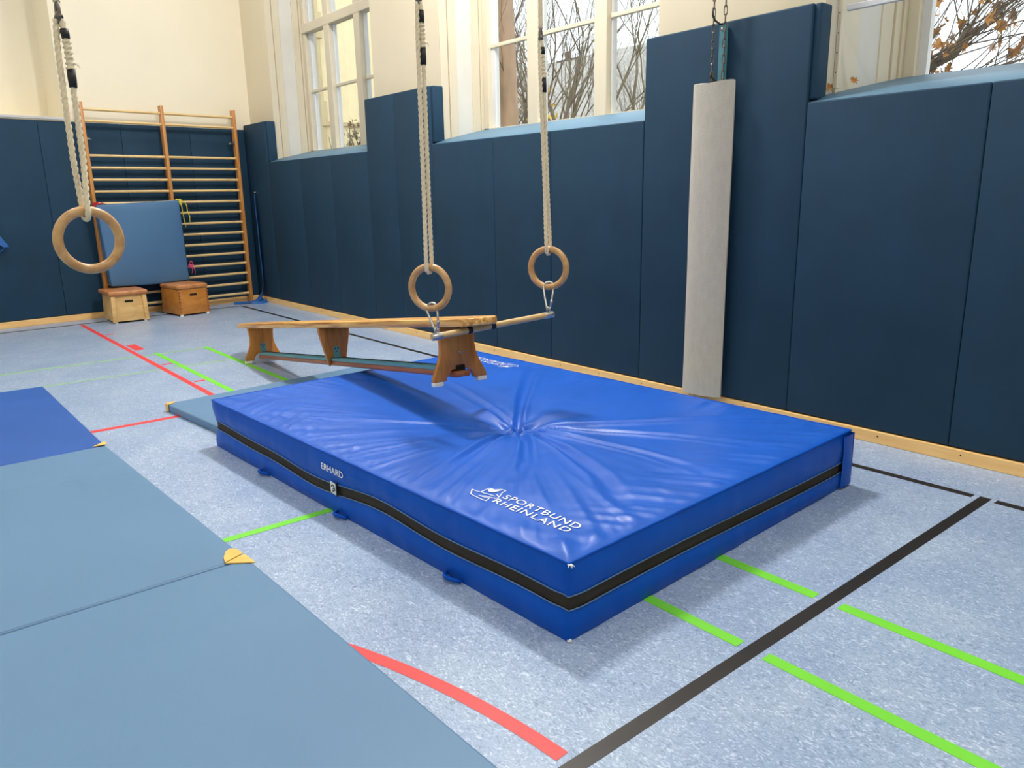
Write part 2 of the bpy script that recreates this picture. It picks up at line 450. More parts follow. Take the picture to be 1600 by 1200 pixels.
# ------------------------------------------------------------------ wall pads
PADG = 'petrol blue wall pads'
def pad_right(y0, y1, z1, label, dx=0.0):
    bm = BM(); add_box(bm, 0, 0.12, y0+0.0012-(y0+y1)/2, y1-0.0012-(y0+y1)/2, 0, z1-0.078, bev=0.011, seg=3)
    o = obj('wall_pad', bm, m_pad, None, True, 40, loc=(WX+0.014+dx, (y0+y1)/2, 0.078))
    return tag(o, label, 'wall pad', PADG)
LOWZ, TALLZ = 1.985, 2.53
pad_right(10.73, 11.50, TALLZ, 'tall petrol wall pad in the corner right of the wall bars')
pad_right(9.70, 10.73, LOWZ, 'low petrol wall pad under the far window, next to the corner')
pad_right(8.82, 9.70, LOWZ, 'low petrol wall pad under the middle of the far window')
pad_right(7.93, 8.82, LOWZ, 'low petrol wall pad under the far window, next to the tall pads')
pad_right(7.32, 7.93, TALLZ, 'tall petrol wall pad between two windows, left one of the pair')
pad_right(6.64, 7.32, TALLZ, 'tall petrol wall pad between two windows, right one of the pair behind the hanging rope')
pad_right(5.655, 6.64, LOWZ, 'low petrol wall pad at the left end under the middle window')
pad_right(4.89, 5.655, LOWZ, 'low petrol wall pad under the centre of the middle window')
pad_right(3.885, 4.89, LOWZ, 'low petrol wall pad under the middle window, touching the tall pads by the grey cover')
pad_right(3.25, 3.885, TALLZ, 'tall petrol wall pad directly left of the long grey cover')
pad_right(2.615, 3.25, TALLZ, 'tall petrol wall pad directly right of the long grey cover')
pad_right(1.617, 2.615, LOWZ, 'low petrol wall pad at the left end under the right window')
pad_right(0.60, 1.617, LOWZ, 'low petrol wall pad at the right edge of the photo')
pad_right(-0.17, 0.60, LOWZ, 'low petrol wall pad beyond the right edge of the photo')
for (yy, lab) in ((10.73, 'narrow petrol pad wrapping the reveal at the left side of the far window'),
                  (6.64, 'narrow petrol pad wrapping the reveal at the left side of the middle window'),
                  (2.615, 'narrow petrol pad wrapping the reveal at the left side of the right window')):
    bm = BM(); add_box(bm, 0.012, 0.135, -0.045, 0.0, 0.0, TALLZ-2.0, bev=0.012, seg=3)
    # reveal pads lie against the pier, facing the window opening
    o = obj('reveal_pad', bm, m_pad, None, True, 40, loc=(WX+0.02, yy+0.004, 2.0))
    tag(o, lab, 'wall pad', 'reveal pads beside the windows')
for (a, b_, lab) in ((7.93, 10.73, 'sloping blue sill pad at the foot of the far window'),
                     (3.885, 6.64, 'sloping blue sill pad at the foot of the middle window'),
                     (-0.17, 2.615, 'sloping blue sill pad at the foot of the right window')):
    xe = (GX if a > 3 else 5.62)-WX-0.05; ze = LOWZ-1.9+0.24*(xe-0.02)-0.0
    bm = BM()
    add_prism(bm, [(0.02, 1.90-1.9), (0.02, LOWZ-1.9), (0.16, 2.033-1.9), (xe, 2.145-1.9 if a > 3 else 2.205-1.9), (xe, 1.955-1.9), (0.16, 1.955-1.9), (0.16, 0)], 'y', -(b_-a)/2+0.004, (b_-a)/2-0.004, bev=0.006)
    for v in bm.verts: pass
    o = obj('sill_pad', bm, m_padlit, None, True, 30, loc=(WX+0.125-0.115, (a+b_)/2, 1.9))
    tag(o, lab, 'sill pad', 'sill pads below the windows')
def pad_back(x0, x1, label):
    w = (x1-x0)/math.cos(PHI)
    bm = BM(); add_box(bm, 0.001, w-0.001, 0.008, 0.052, 0, 2.47-0.082, bev=0.007, seg=3)
    p = bk(x0, 0.0, 0.082)
    o = obj('wall_pad', bm, m_pad, None, True, 40, loc=p); o.rotation_euler = (0, 0, PHI)
    return tag(o, label, 'wall pad', PADG)
pad_back(-1.2, -0.2, 'petrol back wall pad beyond the left edge of the photo')
pad_back(-0.2, 0.8, 'petrol back wall pad beyond the left edge, beside the hanging blue strap')
pad_back(0.8, 1.8, 'petrol back wall pad at the left edge of the photo')
pad_back(1.8, 2.75, 'petrol back wall pad behind the left half of the wall bars')
pad_back(2.75, 3.65, 'petrol back wall pad behind the middle post of the wall bars')
pad_back(3.65, 4.47, 'petrol back wall pad behind the right end of the wall bars')

# ------------------------------------------------------------------ windows
def window(idx, y0, y1, mull, bars, transom, GX=GX):
    """frame, mullions and bars in the glazing plane; y decreasing = to the right seen from inside"""
    bm = BM(); X0, X1 = GX-0.05, GX+0.06
    zb = 2.12
    add_box(bm, X0, X1, y1-0.10, y1, zb, TOPZ, bev=0.006)      # left outer frame
    add_box(bm, X0, X1, y0, y0+0.10, zb, TOPZ, bev=0.006)
    add_box(bm, X0, X1, y0, y1, TOPZ-0.1, TOPZ)
    add_box(bm, X0, X1, y0, y1, 1.96, zb+0.03)
    for m_ in mull: add_box(bm, X0-0.01, X1, m_-0.075, m_+0.075, zb, TOPZ, bev=0.01)
    add_box(bm, X0-0.015, X1, y0, y1, transom-0.06, transom+0.06, bev=0.01)
    for z in bars: add_box(bm, GX-0.012, GX+0.03, y0, y1, z-0.018, z+0.018, bev=0.004)
    w = struct('window_%d' % idx, bm, m_frame)
    # white sash strips seen beside each glass edge
    bm = BM()
    for m_, sw in [(y1-0.10, 0.055)]+[(q-0.075, 0.016) for q in mull]:
        add_box(bm, GX+0.0, GX+0.055, m_-sw, m_, zb, TOPZ-0.1)
    obj('sash', bm, m_white, w)
    bm = BM(); add_box(bm, GX+0.018, GX+0.020, y0+0.05, y1-0.05, zb+0.02, TOPZ-0.05)
    obj('pane', bm, m_glass, w)
    return w
window(1, 7.93, 10.73, [9.98, 9.16], [2.945, 4.55], 3.76)
window(2, 3.885, 6.64, [5.85, 4.96], [2.935, 4.50], 3.74)
w3 = window(3, -0.17, 2.615, [1.79, 0.90], [], 3.74, GX=5.62)
window(4, -4.3, -1.5, [-2.4, -3.3], [2.935, 4.5], 3.74, GX=5.62)
# panelled jambs on the far side of each reveal
for idx, yy in ((2, 10.73), (3, 6.64), (4, 2.615)):
    bm = BM(); z0 = 2.0
    if idx < 4:
        boards = [(4.582, 4.67, 0.016), (4.68, 4.70, 0.026), (4.70, 4.775, 0.018), (4.965, 4.985, 0.024), (4.985, 5.06, 0.016), (5.065, 5.10, 0.026)]; pn = (4.775, 4.965)
    else:
        boards = [(4.582, 4.70, 0.012), (4.72, 4.76, 0.022), (4.76, 4.97, 0.016), (5.25, 5.40, 0.014), (5.41, 5.45, 0.026), (5.465, 5.50, 0.018), (5.515, 5.565, 0.028)]; pn = (4.97, 5.25)
    for xa, xb, dp in boards: add_box(bm, xa, xb, yy-dp, yy, z0, TOPZ, bev=0.004)
    o = struct('trim_%d' % idx, bm, m_jamb)
    bm = BM(); add_box(bm, pn[0], pn[1], yy-0.006, yy, z0, TOPZ)
    obj('jamb_panel', bm, m_jambw, o)

# slotted guide strip on the jamb with a white rail across the right window
t = thing('window_rail', 'white horizontal rail with slotted guide strip in the right window reveal', 'rail', (4.66, 2.56, 2.07))
bm = BM(); add_box(bm, -0.016, 0.016, -0.012, 0.012, 0.0, 3.1, bev=0.003)
gr = obj('guide_strip', bm, m_jamb, t)
for k in range(10):
    bm = BM(); add_cyl(bm, (-0.0175, 0, 0.09+0.11*k), (-0.015, 0, 0.09+0.11*k), 0.004, 8); obj('screw_hole', bm, m_dark, gr)
bm = BM(); add_cyl(bm, (0.0, 0.0, -0.045), (0.0, 0.0, 0.0), 0.007, 8); obj('strip_foot', bm, m_steel, gr)
bm = BM(); add_box(bm, 0.0, 0.022, -2.60, -0.03, 0.425, 0.462, bev=0.006); obj('cross_rail', bm, m_white, t)
# fallen leaves on the sill
m_leaf = M_('dry_brown_leaf', srgb(176, 122, 62), 0.7, var=0.25, scale=20)
def leaf_outline(s):
    return [(0, -0.9*s), (0.12*s, -0.35*s), (0.75*s, -0.45*s), (0.5*s, -0.05*s), (0.95*s, 0.3*s), (0.4*s, 0.3*s), (0.35*s, 0.75*s), (0, 1.0*s),
            (-0.35*s, 0.75*s), (-0.4*s, 0.3*s), (-0.95*s, 0.3*s), (-0.5*s, -0.05*s), (-0.75*s, -0.45*s), (-0.12*s, -0.35*s)]
def add_leaf(bm, pos, s, mtx):
    vs = [bm.verts.new(Vector(pos)+mtx @ Vector((p, q, 0.15*s*math.sin(6*p/s)*0.5+0.25*abs(p)))) for p, q in leaf_outline(s)]
    c = bm.verts.new(Vector(pos))
    for i in range(len(vs)): bm.faces.new((c, vs[i], vs[(i+1) % len(vs)]))
for (p, s, rx, lab) in (((4.645, 2.592, 2.078), 0.032, 1.25, 'dry brown leaf lying in the corner of the right window reveal'),
                        ((4.80, 2.52, 2.118), 0.032, 1.1, 'dry brown leaf lying on the sill pad against the white jamb panel')):
    bm = BM(); add_leaf(bm, (0, 0, 0), s, Matrix.Rotation(-0.7, 3, 'Z') @ Matrix.Rotation(rx, 3, 'X') @ Matrix.Rotation(0.6, 3, 'Z'))
    tag(obj('dry_leaf', bm, m_leaf, None, loc=p), lab, 'leaf')

# ------------------------------------------------------------------ crash mat
MX, MY, MTH, MA, MB_, MH = 1.6026, 1.6862, 0.0504, 2.07, 3.005, 0.30
mat_root = thing('crash_mat', 'thick royal blue crash mat with black mesh band lying under the bench', 'mat', (MX, MY, 0), MTH)
PIT = (0.969, 1.298)
def seg_d(a, b, poly):
    """distance, signed side and arc position of (a,b) to a polyline"""
    best = (9, 0, 0); acc = 0.0
    tot = sum(math.dist(poly[i], poly[i+1]) for i in range(len(poly)-1))
    for i in range(len(poly)-1):
        (x0, y0), (x1, y1) = poly[i], poly[i+1]
        dx, dy = x1-x0, y1-y0; L2 = dx*dx+dy*dy; L_ = math.sqrt(L2)
        t_ = max(0, min(1, ((a-x0)*dx+(b-y0)*dy)/L2))
        d = math.hypot(a-x0-t_*dx, b-y0-t_*dy)
        s_ = ((a-x0)*dy-(b-y0)*dx)/L_
        if d < best[0]: best = (d, s_, (acc+t_*L_)/tot)
        acc += L_
    return best
FOLDS = [  # polyline from the pit, depth of valley, height of ridge, half width
    ([PIT, (0.62, 1.66), (0.30, 2.02), (0.10, 2.36)], -0.010, 0.008, 0.028),
    ([PIT, (0.70, 1.20), (0.36, 1.04), (0.03, 0.86)], -0.016, 0.014, 0.050),
    ([PIT, (0.80, 1.05), (0.60, 0.84), (0.36, 0.66)], -0.014, 0.010, 0.050),
    ([PIT, (0.86, 0.86), (0.68, 0.46), (0.46, 0.13)], -0.020, 0.010, 0.055),
    ([PIT, (1.20, 1.04), (1.62, 0.70), (1.96, 0.44)], -0.012, 0.014, 0.045),
    ([PIT, (1.16, 0.92), (1.36, 0.56), (1.50, 0.22)], -0.010, 0.013, 0.045),
    ([PIT, (1.02, 0.90), (1.04, 0.52), (1.02, 0.14)], -0.009, 0.010, 0.040),
    ([PIT, (1.30, 1.62), (1.70, 1.98), (2.00, 2.22)], -0.022, 0.010, 0.060),
    ([PIT, (1.06, 1.60), (1.20, 2.10), (1.28, 2.50)], -0.008, 0.006, 0.060),
]
def hmat(a, b):
    z = 0.0
    d = math.hypot(a-PIT[0], b-PIT[1])
    z -= 0.040*math.exp(-(d/0.16)**2)+0.015*math.exp(-(d/0.55)**2)
    th = math.atan2(b-PIT[1], a-PIT[0])
    z += 0.012*math.exp(-((d-0.085)/0.045)**2)*math.sin(5*th+0.6)+0.008*math.exp(-((d-0.03)/0.03)**2)
    z += 0.006*math.exp(-((d-0.25)/0.16)**2)*math.sin(9*th+1.1)
    for poly, dv, rd, w in FOLDS:
        dd, s_, t_ = seg_d(a, b, poly)
        if dd > 5*w: continue
        w2 = w*(0.34+0.5*t_); k = 1.25*(1-t_)**0.5*min(1, t_*9+0.3)
        if t_ >= 0.999: k = 0
        z += k*(dv*math.exp(-(dd/w2)**2)+rd*math.exp(-((s_-1.25*w2)/(0.55*w2))**2 - (max(0, dd-3*w2)/w2)**2)+0.6*rd*math.exp(-((s_+1.4*w2)/(0.6*w2))**2-(max(0, dd-3*w2)/w2)**2))
    # puckers along the welded edges
    # the printed areas lie smoother
    calm = 1.0
    for (A_, B_) in ((a, b), (MA-a, MB_-b)):
        calm -= 0.62*math.exp(-(max(0, abs(A_-0.19)-0.05)/0.05)**2-(max(0, abs(B_-0.40)-0.24)/0.06)**2)
    def puck(e, s_, sd, amp):
        q = vnoise(s_*8.0+e*2.0, sd)*0.55+vnoise(s_*19.0+e*3, sd+3)*0.45
        q = 0.6*q+0.5*(0.22-abs(vnoise(s_*12.0+e*1.5, sd+7)))
        return amp*q*math.exp(-((e-0.05)/0.19)**2)*min(1, e/0.035)*calm
    z += puck(a, b-0.8*a, 1.0, 0.024)
    z += puck(b, a+0.4*b, 5.0, 0.026)
    z += puck(MA-a, b, 9.0, 0.018)
    z += puck(MB_-b, a-0.4*(MB_-b), 13.0, 0.020)
    # crisp tension wrinkles that run from the hollow towards the near edges
    rdg = 1-2.6*abs(vnoise(th*10.5 if th > 0 else (th+2*PI)*10.5, 41.0+0.8*d)); rdg2 = 1-2.6*abs(vnoise((th if th > 0 else th+2*PI)*23.0, 47.0+1.3*d))
    wz = max(0, min(1, (d-0.30)/0.35))
    z += calm*wz*(0.0085*max(0, rdg)+0.0045*max(0, rdg2))*math.exp(-(max(0, a-0.12)/0.34)**2)*min(1, max(0, 2.75-b)/0.5)
    z += calm*wz*0.0060*max(0, rdg)*math.exp(-(b/0.45)**2)
    z += 0.004*mnoise.noise(Vector((a*3, b*3, 1)))+0.0015*mnoise.noise(Vector((a*11, b*11, 4)))
    e = min(a, b, MA-a, MB_-b)
    if e < 0: e = 0
    z = z*min(1, e/0.06+0.0)
    z -= 0.008*math.exp(-e/0.010)
    return MH+z
bm = BM()
add_grid(bm, 190, 274, lambda u, v: (u*MA, v*MB_, hmat(u*MA, v*MB_)))
obj('top_cover', bm, m_vinyl, mat_root, True)
# perimeter (counter-clockwise), dense
def perim(n_per=0.03):
    P = []
    cs = [(0, 0), (MA, 0), (MA, MB_), (0, MB_)]
    nrm = [(0, -1), (1, 0), (0, 1), (-1, 0)]
    s = 0.0
    for i in range(4):
        (x0, y0), (x1, y1) = cs[i], cs[(i+1) % 4]
        L_ = math.dist((x0, y0), (x1, y1)); k = int(L_/n_per)
        for j in range(k):
            t_ = j/k
            nx, ny = nrm[i]
            if j == 0:
                px_, py_ = nrm[i-1]; nx, ny = (nx+px_)*0.7, (ny+py_)*0.7
            P.append((x0+(x1-x0)*t_, y0+(y1-y0)*t_, nx, ny, i, t_, s+L_*t_, min(t_, 1-t_)*L_))
        s += L_
    return P
PER = perim()
def band_c(i, t_, s):
    c = 0.128+0.012*math.sin(s*2.1+0.8)
    if i == 3:   # left long side: the band sags and kinks (t runs from far to near)
        b = MB_*(1-t_)
        c = 0.142-0.030*math.exp(-((b-1.85)/0.35)**2)+0.012*math.exp(-((b-1.15)/0.3)**2)+0.006*math.sin(b*7)
        if b < 0.3: c += 0.0
    return c
def rnd_c(z): return math.exp(-((z-0.14)/0.085)**2)
def side_shell(z_fn0, z_fn1, inset, amp, rows, seed):
    bm = BM(); R = []
    for r in range(rows+1):
        q = r/rows; ring = []
        for (x, y, nx, ny, i, t_, s, ce) in PER:
            z = z_fn0(i, t_, s)*(1-q)+z_fn1(i, t_, s)*q
            k = min(1.0, ce/0.12)
            o_ = -inset-(0.017*(1-min(1, ce/0.09))**2)*rnd_c(z)+amp*math.sin(PI*q)*(0.4+0.6*k)+k*0.0055*vnoise(s*8+0.7*q, seed)*(0.3+math.sin(PI*q))+k*0.003*vnoise(s*26, seed+4)
            ring.append(bm.verts.new((x+nx*o_, y+ny*o_, z)))
        R.append(ring)
    n = len(PER)
    for r in range(rows):
        for k in range(n): bm.faces.new((R[r][k], R[r][(k+1) % n], R[r+1][(k+1) % n], R[r+1][k]))
    return bm
lo_edge = lambda i, t_, s: 0.002+max(0, 0.012*vnoise(s*3.3, 2.0))
bl = lambda i, t_, s: band_c(i, t_, s)-0.026
bh = lambda i, t_, s: band_c(i, t_, s)+0.026
obj('upper_side', side_shell(bh, lambda i, t_, s: MH-0.006, 0.0, 0.010, 8, 2.0), m_vinyls, mat_root, True)
obj('lower_side', side_shell(lo_edge, bl, 0.0, 0.010, 6, 21.0), m_vinyls, mat_root, True)
obj('mesh_band', side_shell(bl, bh, 0.004, 0.0, 2, 33.0), m_mesh, mat_root, True)
for fn in (bl, bh):
    bm = BM(); add_tube(bm, [(x+nx*(0.003-0.017*(1-min(1, ce/0.09))**2), y+ny*(0.003-0.017*(1-min(1, ce/0.09))**2), fn(i, t_, s)) for (x, y, nx, ny, i, t_, s, ce) in PER], 0.0028, 5, closed=True)
    obj('band_piping', bm, m_pipe, mat_root, True)
bm = BM(); add_tube(bm, [(x+nx*0.001, y+ny*0.001, MH-0.006+0.002*vnoise(s*9, 6)) for (x, y, nx, ny, i, t_, s, ce) in PER], 0.0045, 6, closed=True)
obj('edge_seam', bm, m_vinyls, mat_root, True)
bm = BM(); add_box(bm, 0.002, MA-0.002, 0.002, MB_-0.002, 0.0, 0.02); obj('underside', bm, m_vinyls, mat_root)
# closing flap over the band at the right front corner
bm = BM()
add_grid(bm, 8, 10, lambda u, v: (MA-0.105+0.110*u, -0.014-0.005*math.sin(PI*u)-0.003*math.sin(3*v+u), 0.012+0.27*v))
add_grid(bm, 6, 10, lambda u, v: (MA+0.013+0.003*math.sin(PI*u), -0.014+0.20*u, 0.012+0.27*v))
obj('closing_flap', bm, m_vinyls, mat_root, True)
# worn white stitching at two corners
for z in (0.292, 0.008):
    bm = BM()
    for k in range(7):
        a_ = Vector((random.uniform(-0.006, 0.006), random.uniform(-0.006, 0.006), z))
        add_tube(bm, [a_, a_+Vector((random.uniform(-0.012, 0.012), random.uniform(-0.014, 0.0), random.uniform(-0.012, 0.010)))], 0.0022, 5)
    obj('frayed_stitching', bm, m_print, mat_root, True)
# carrying loops at the bottom of the left side
for b in (1.48, 0.62, 2.30):
    bm = BM()
    pts = [(-0.008-0.035*math.sin(PI*k/8), b+0.05-0.10*k/8, 0.012+0.012*math.sin(PI*k/8)) for k in range(9)]
    add_tube(bm, pts, 0.009, 6)
    obj('carrying_loop', bm, m_vinyls, mat_root, True)
# prints
def put_mesh(name, me, fn, mat, parent):
    bm = BM(); bm.from_mesh(me); bpy.data.meshes.remove(me)
    bmesh.ops.triangulate(bm, faces=bm.faces)
    bmesh.ops.subdivide_edges(bm, edges=[e for e in bm.edges if e.calc_length() > 0.02], cuts=2)
    for v in bm.verts: v.co = fn(v.co.x, v.co.y)
    return obj(name, bm, mat, parent)
def fit_text(body, width, height, spacing, bold=0.0, shear=0.0):
    me = text_mesh(body, 1.0, spacing, bold)
    xs = [v.co.x for v in me.vertices]; ys_ = [v.co.y for v in me.vertices]
    for v in me.vertices:
        y = (v.co.y-min(ys_))/(max(ys_)-min(ys_))
        v.co.x = (v.co.x-min(xs))/(max(xs)-min(xs))*width+shear*y*height
        v.co.y = y*height
    return me
def stroke(bm, pts, w, z):
    for i in range(len(pts)-1):
        p, q = Vector((*pts[i], 0)), Vector((*pts[i+1], 0)); d = (q-p).normalized(); n_ = Vector((-d.y, d.x, 0))*w/2
        L_ = (q-p).length; k = max(1, int(L_/0.012)); prev = None
        for j in range(k+1):
            c = p+(q-p)*(j/k)
            A, B = c+n_, c-n_
            va, vb = bm.verts.new(z(A.x, A.y)), bm.verts.new(z(B.x, B.y))
            if prev: bm.faces.new((prev[0], prev[1], vb, va))
            prev = (va, vb)
def print_on_top(flip):
    T = (lambda a, b: (MA-a, MB_-b)) if flip else (lambda a, b: (a, b))
    def Z(a, b):
        A, B = T(a, b); return (A, B, max(hmat(A, B), hmat(A+0.012, B), hmat(A-0.012, B), hmat(A, B+0.012), hmat(A, B-0.012))+0.0022)
    t1 = fit_text('SPORTBUND', 0.410, 0.040, 1.15, 0.006, -0.12)
    put_mesh('printed_lettering', t1, lambda x_, y_: Z(0.204+y_, 0.562-x_), m_print, mat_root)
    t2 = fit_text('RHEINLAND', 0.410, 0.040, 1.15, 0.006, -0.12)
    put_mesh('printed_lettering', t2, lambda x_, y_: Z(0.151+y_, 0.562-x_), m_print, mat_root)
    bm = BM(); w = 0.0042
    for pl in ([(0.193, 0.664), (0.236, 0.67), (0.242, 0.656), (0.242, 0.637), (0.262, 0.625), (0.268, 0.596)],
               [(0.268, 0.596), (0.244, 0.591), (0.204, 0.566), (0.183, 0.563), (0.185, 0.574)],
               [(0.172, 0.697), (0.19, 0.66), (0.196, 0.603), (0.197, 0.584)],
               [(0.172, 0.697), (0.142, 0.67), (0.142, 0.574), (0.17, 0.586), (0.16, 0.642)],
               [(0.16, 0.642), (0.175, 0.613), (0.183, 0.563)], [(0.204, 0.566), (0.214, 0.595)]):
        stroke(bm, [(p, q+0.010) for p, q in pl], w, Z)
    wing = [(0.227, 0.663), (0.211, 0.639), (0.223, 0.618), (0.258, 0.612), (0.244, 0.634), (0.238, 0.656)]
    vs = [bm.verts.new(Z(p[0], p[1]+0.010)) for p in wing]
    bm.faces.new(vs)
    bmesh.ops.triangulate(bm, faces=[f for f in bm.faces if len(f.verts) > 4])
    obj('printed_emblem', bm, m_print, mat_root)
print_on_top(False); print_on_top(True)
t3 = fit_text('ERHARD', 0.205, 0.033, 1.02, 0.020)
put_mesh('printed_lettering', t3, lambda x_, y_: (-0.0165, 1.632-x_, 0.210+y_), m_print, mat_root)
bm = BM(); add_grid(bm, 2, 3, lambda u, v: (-0.0125, 1.562-0.050*u, 0.108+0.058*v-0.006*u)); tg = obj('care_tag', bm, m_print, mat_root)
bm = BM()
pts = [(-0.0135, 1.537+0.014*math.cos(a_), 0.134+0.016*math.sin(a_)) for a_ in [0.3+k*0.5 for k in range(11)]]
add_tube(bm, pts, 0.0030, 5); add_tube(bm, [(-0.0135, 1.537, 0.132), (-0.0135, 1.521, 0.132), (-0.0135, 1.521, 0.124)], 0.003, 5)
obj('tag_emblem', bm, m_black, tg)
bm = BM(); add_box(bm, -0.0135, -0.006, 1.502, 1.511, 0.100, 0.168); obj('tag_edge', bm, m_black, tg)

# ------------------------------------------------------------------ thin mats
def thin_mat(name, label, quad, h, mat, cat='mat', seed=1.0, group=None):
    """quad: near-left, near-right, far-right, far-left corner on the floor"""
    o0 = Vector((*quad[0], 0)); Q = [Vector((*p, 0))-o0 for p in quad]
    t = thing(name, label, cat, o0, 0, group)
    w, l = Q[1].length, Q[3].length
    def W(u, v, z):
        p = (Q[0]*(1-u)+Q[1]*u)*(1-v)+(Q[3]*(1-u)+Q[2]*u)*v
        return (p.x, p.y, z)
    t2 = bmesh.new(); add_box(t2, 0, w, 0, l, 0.0, h, bev=0.010, seg=3)
    for v in t2.verts: v.co = W(v.co.x/w, v.co.y/l, v.co.z)
    bm = BM(); merge(bm, t2)
    obj('mat_body', bm, mat, t, True, 35)
    bm = BM()
    def hz(u, v):
        a_, b_ = 0.010+u*(w-0.020), 0.010+v*(l-0.020)
        e = min(a_, b_, w-a_, l-b_)
        z = 0.0012*mnoise.noise(Vector((a_*2, b_*2, seed)))
        z += 0.0018*math.exp(-((b_-0.58*l-0.25*(a_-w)-0.02*math.sin(3*a_))/0.010)**2)*max(0, a_/w-0.45)
        z += 0.0018*math.exp(-((b_-0.80*l-0.10*(a_-w))/0.03)**2)*max(0, a_/w-0.1)
        return W(a_/w, b_/l, h+0.0012+z*min(1, e/0.04)*1.6-0.0018*math.exp(-e/0.008))
    add_grid(bm, 48, 90, hz)
    obj('top_sheet', bm, mat, t, True)
    return t
def corner_flap(parent, pts, label=None, zc=0.0):
    """folded leather tab from an outline of (x,y,z) points"""
    bm = BM()
    vs = [bm.verts.new(p) for p in pts]
    f = bm.faces.new(vs)
    r = bmesh.ops.extrude_face_region(bm, geom=[f])
    for v in [g for g in r['geom'] if isinstance(g, bmesh.types.BMVert)]: v.co.z += 0.004
    bmesh.ops.recalc_face_normals(bm, faces=bm.faces)
    o = obj('leather_corner', bm, m_leather, parent)
    if label: o['label'] = label
    return o
TM = 0.055
tm1 = thin_mat('gym_mat', 'royal blue thin gym mat at the left edge, farthest of the three in a row', [(-0.14, 4.992), (0.893, 4.992), (0.878, 7.05), (-0.14, 7.05)], TM, m_bluemat, seed=2.0, group='thin mats in a row on the left')
tm2 = thin_mat('gym_mat', 'light blue thin gym mat, middle one of the row, touching the royal blue mat', [(-0.10, 2.934), (0.976, 2.934), (0.893, 4.988), (-0.13, 4.988)], TM, m_lightmat, seed=5.0, group='thin mats in a row on the left')
tm3 = thin_mat('gym_mat', 'light blue thin gym mat nearest the camera, filling the bottom left corner', [(-0.05, 0.86), (1.034, 0.86), (0.978, 2.929), (-0.10, 2.929)], TM, m_lightmat, seed=9.0, group='thin mats in a row on the left')
_c, _s = math.cos(0.10), math.sin(0.10)
tm4 = thin_mat('gym_mat', 'light blue thin gym mat sticking out from under the far end of the crash mat', [(1.56, 4.745), (1.56+1.85*_c, 4.745+1.85*_s), (1.56+1.85*_c-1.02*_s, 4.745+1.85*_s+1.02*_c), (1.56-1.02*_s, 4.745+1.02*_c)], TM, m_lightmat, seed=12.0)
T_ = TM+0.0045
def at(t, x, y, z): return (x-t.location.x, y-t.location.y, z)
corner_flap(tm2, [at(tm2, x_, y_, z_) for x_, y_, z_ in ((0.889, 2.938, T_), (0.972, 2.966, T_+0.004), (0.968, 3.030, T_+0.001), (0.950, 3.052, T_), (0.925, 3.034, T_), (0.900, 2.985, T_))])
corner_flap(tm3, [at(tm3, x_, y_, z_) for x_, y_, z_ in ((0.889, 2.934, T_-0.002), (0.984, 2.862, T_-0.002), (0.978, 2.956, T_), (0.955, 2.958, T_-0.001))])
corner_flap(tm1, [at(tm1, x_, y_, z_) for x_, y_, z_ in ((0.827, 4.990, T_), (0.900, 4.985, T_), (0.900, 5.030, T_+0.006), (0.875, 5.020, T_+0.004))])
bm = BM()
add_grid(bm, 3, 4, lambda u, v: (-0.004, 1.024-0.055*u, 0.004+(TM+0.002)*v)); add_grid(bm, 4, 4, lambda u, v: (-0.004+0.06*u, 1.024, 0.004+(TM+0.002)*v))
V = [bm.verts.new(p) for p in ((-0.004, 1.024, T_), (0.075, 1.024, T_), (0.05, 0.99, T_), (-0.004, 0.965, T_))]; bm.faces.new(V)
lc = obj('leather_corner', bm, m_leather, tm4); lc.rotation_euler = (0, 0, 0.10)

# ------------------------------------------------------------------ bench, hooked on the trapeze bar
BU = Vector((-0.0705, -0.9891, 0.1290)).normalized()
BV = Vector((0.99722, -0.07302, -0.01458)); BV = (BV-BU*BV.dot(BU)).normalized()
BW = BU.cross(BV).normalized()
if BW.z < 0: BW = -BW
bench = thing('gym_bench', 'long wooden gym bench, near end hooked on the bar over the crash mat', 'bench')
bench.matrix_world = Matrix(((BU.x, BV.x, BW.x, 2.671), (BU.y, BV.y, BW.y, 6.951), (BU.z, BV.z, BW.z, 0.012), (0, 0, 0, 1)))
HP, PT, UM, UN = 0.313, 0.043, 1.788, 3.564
# plank with chamfered ends
bm = BM()
u0, u1, hw = -0.45, UN+0.305, 0.119
out = [(u0, -hw+0.080), (u0+0.13, -hw), (u1-0.055, -hw), (u1, -hw+0.05), (u1, hw-0.05), (u1-0.055, hw), (u0+0.13, hw), (u0, hw-0.080)]
add_prism(bm, out, 'z', HP, HP+PT, bev=0.009)
obj('seat_plank', bm, m_plank, bench, True, 40)
def leg_outline(mid=False):
    if not mid:
        R = [(0.121, HP), (0.112, 0.265), (0.108, 0.215), (0.113, 0.165), (0.132, 0.11), (0.158, 0.06), (0.172, 0.03), (0.172, 0.012), (0.092, 0.012), (0.086, 0.032), (0.070, 0.056), (0.048, 0.070), (0.02, 0.074)]
    else:
        R = [(0.123, HP), (0.116, 0.26), (0.104, 0.20), (0.088, 0.13), (0.074, 0.07), (0.066, 0.034), (0.055, 0.022), (0.052, 0.030), (0.050, 0.085), (0.02, 0.085)]
    return R+[(-p, q) for p, q in R[::-1]]
def leg(u, mid=False):
    bm = BM(); add_prism(bm, leg_outline(mid), 'x', u-0.018, u+0.018, bev=0.005)
    o = obj('leg', bm, m_leg, bench, True, 40)
    if not mid:
        for s in (-1, 1):
            bm = BM(); add_box(bm, u-0.019, u+0.019, s*0.142-0.030, s*0.142+0.030, -0.012, 0.014, bev=0.005)
            f = obj('rubber_foot', bm, m_rubber, o, True, 40)
    return o
lg = [leg(0.0), leg(UM, True), leg(UN)]
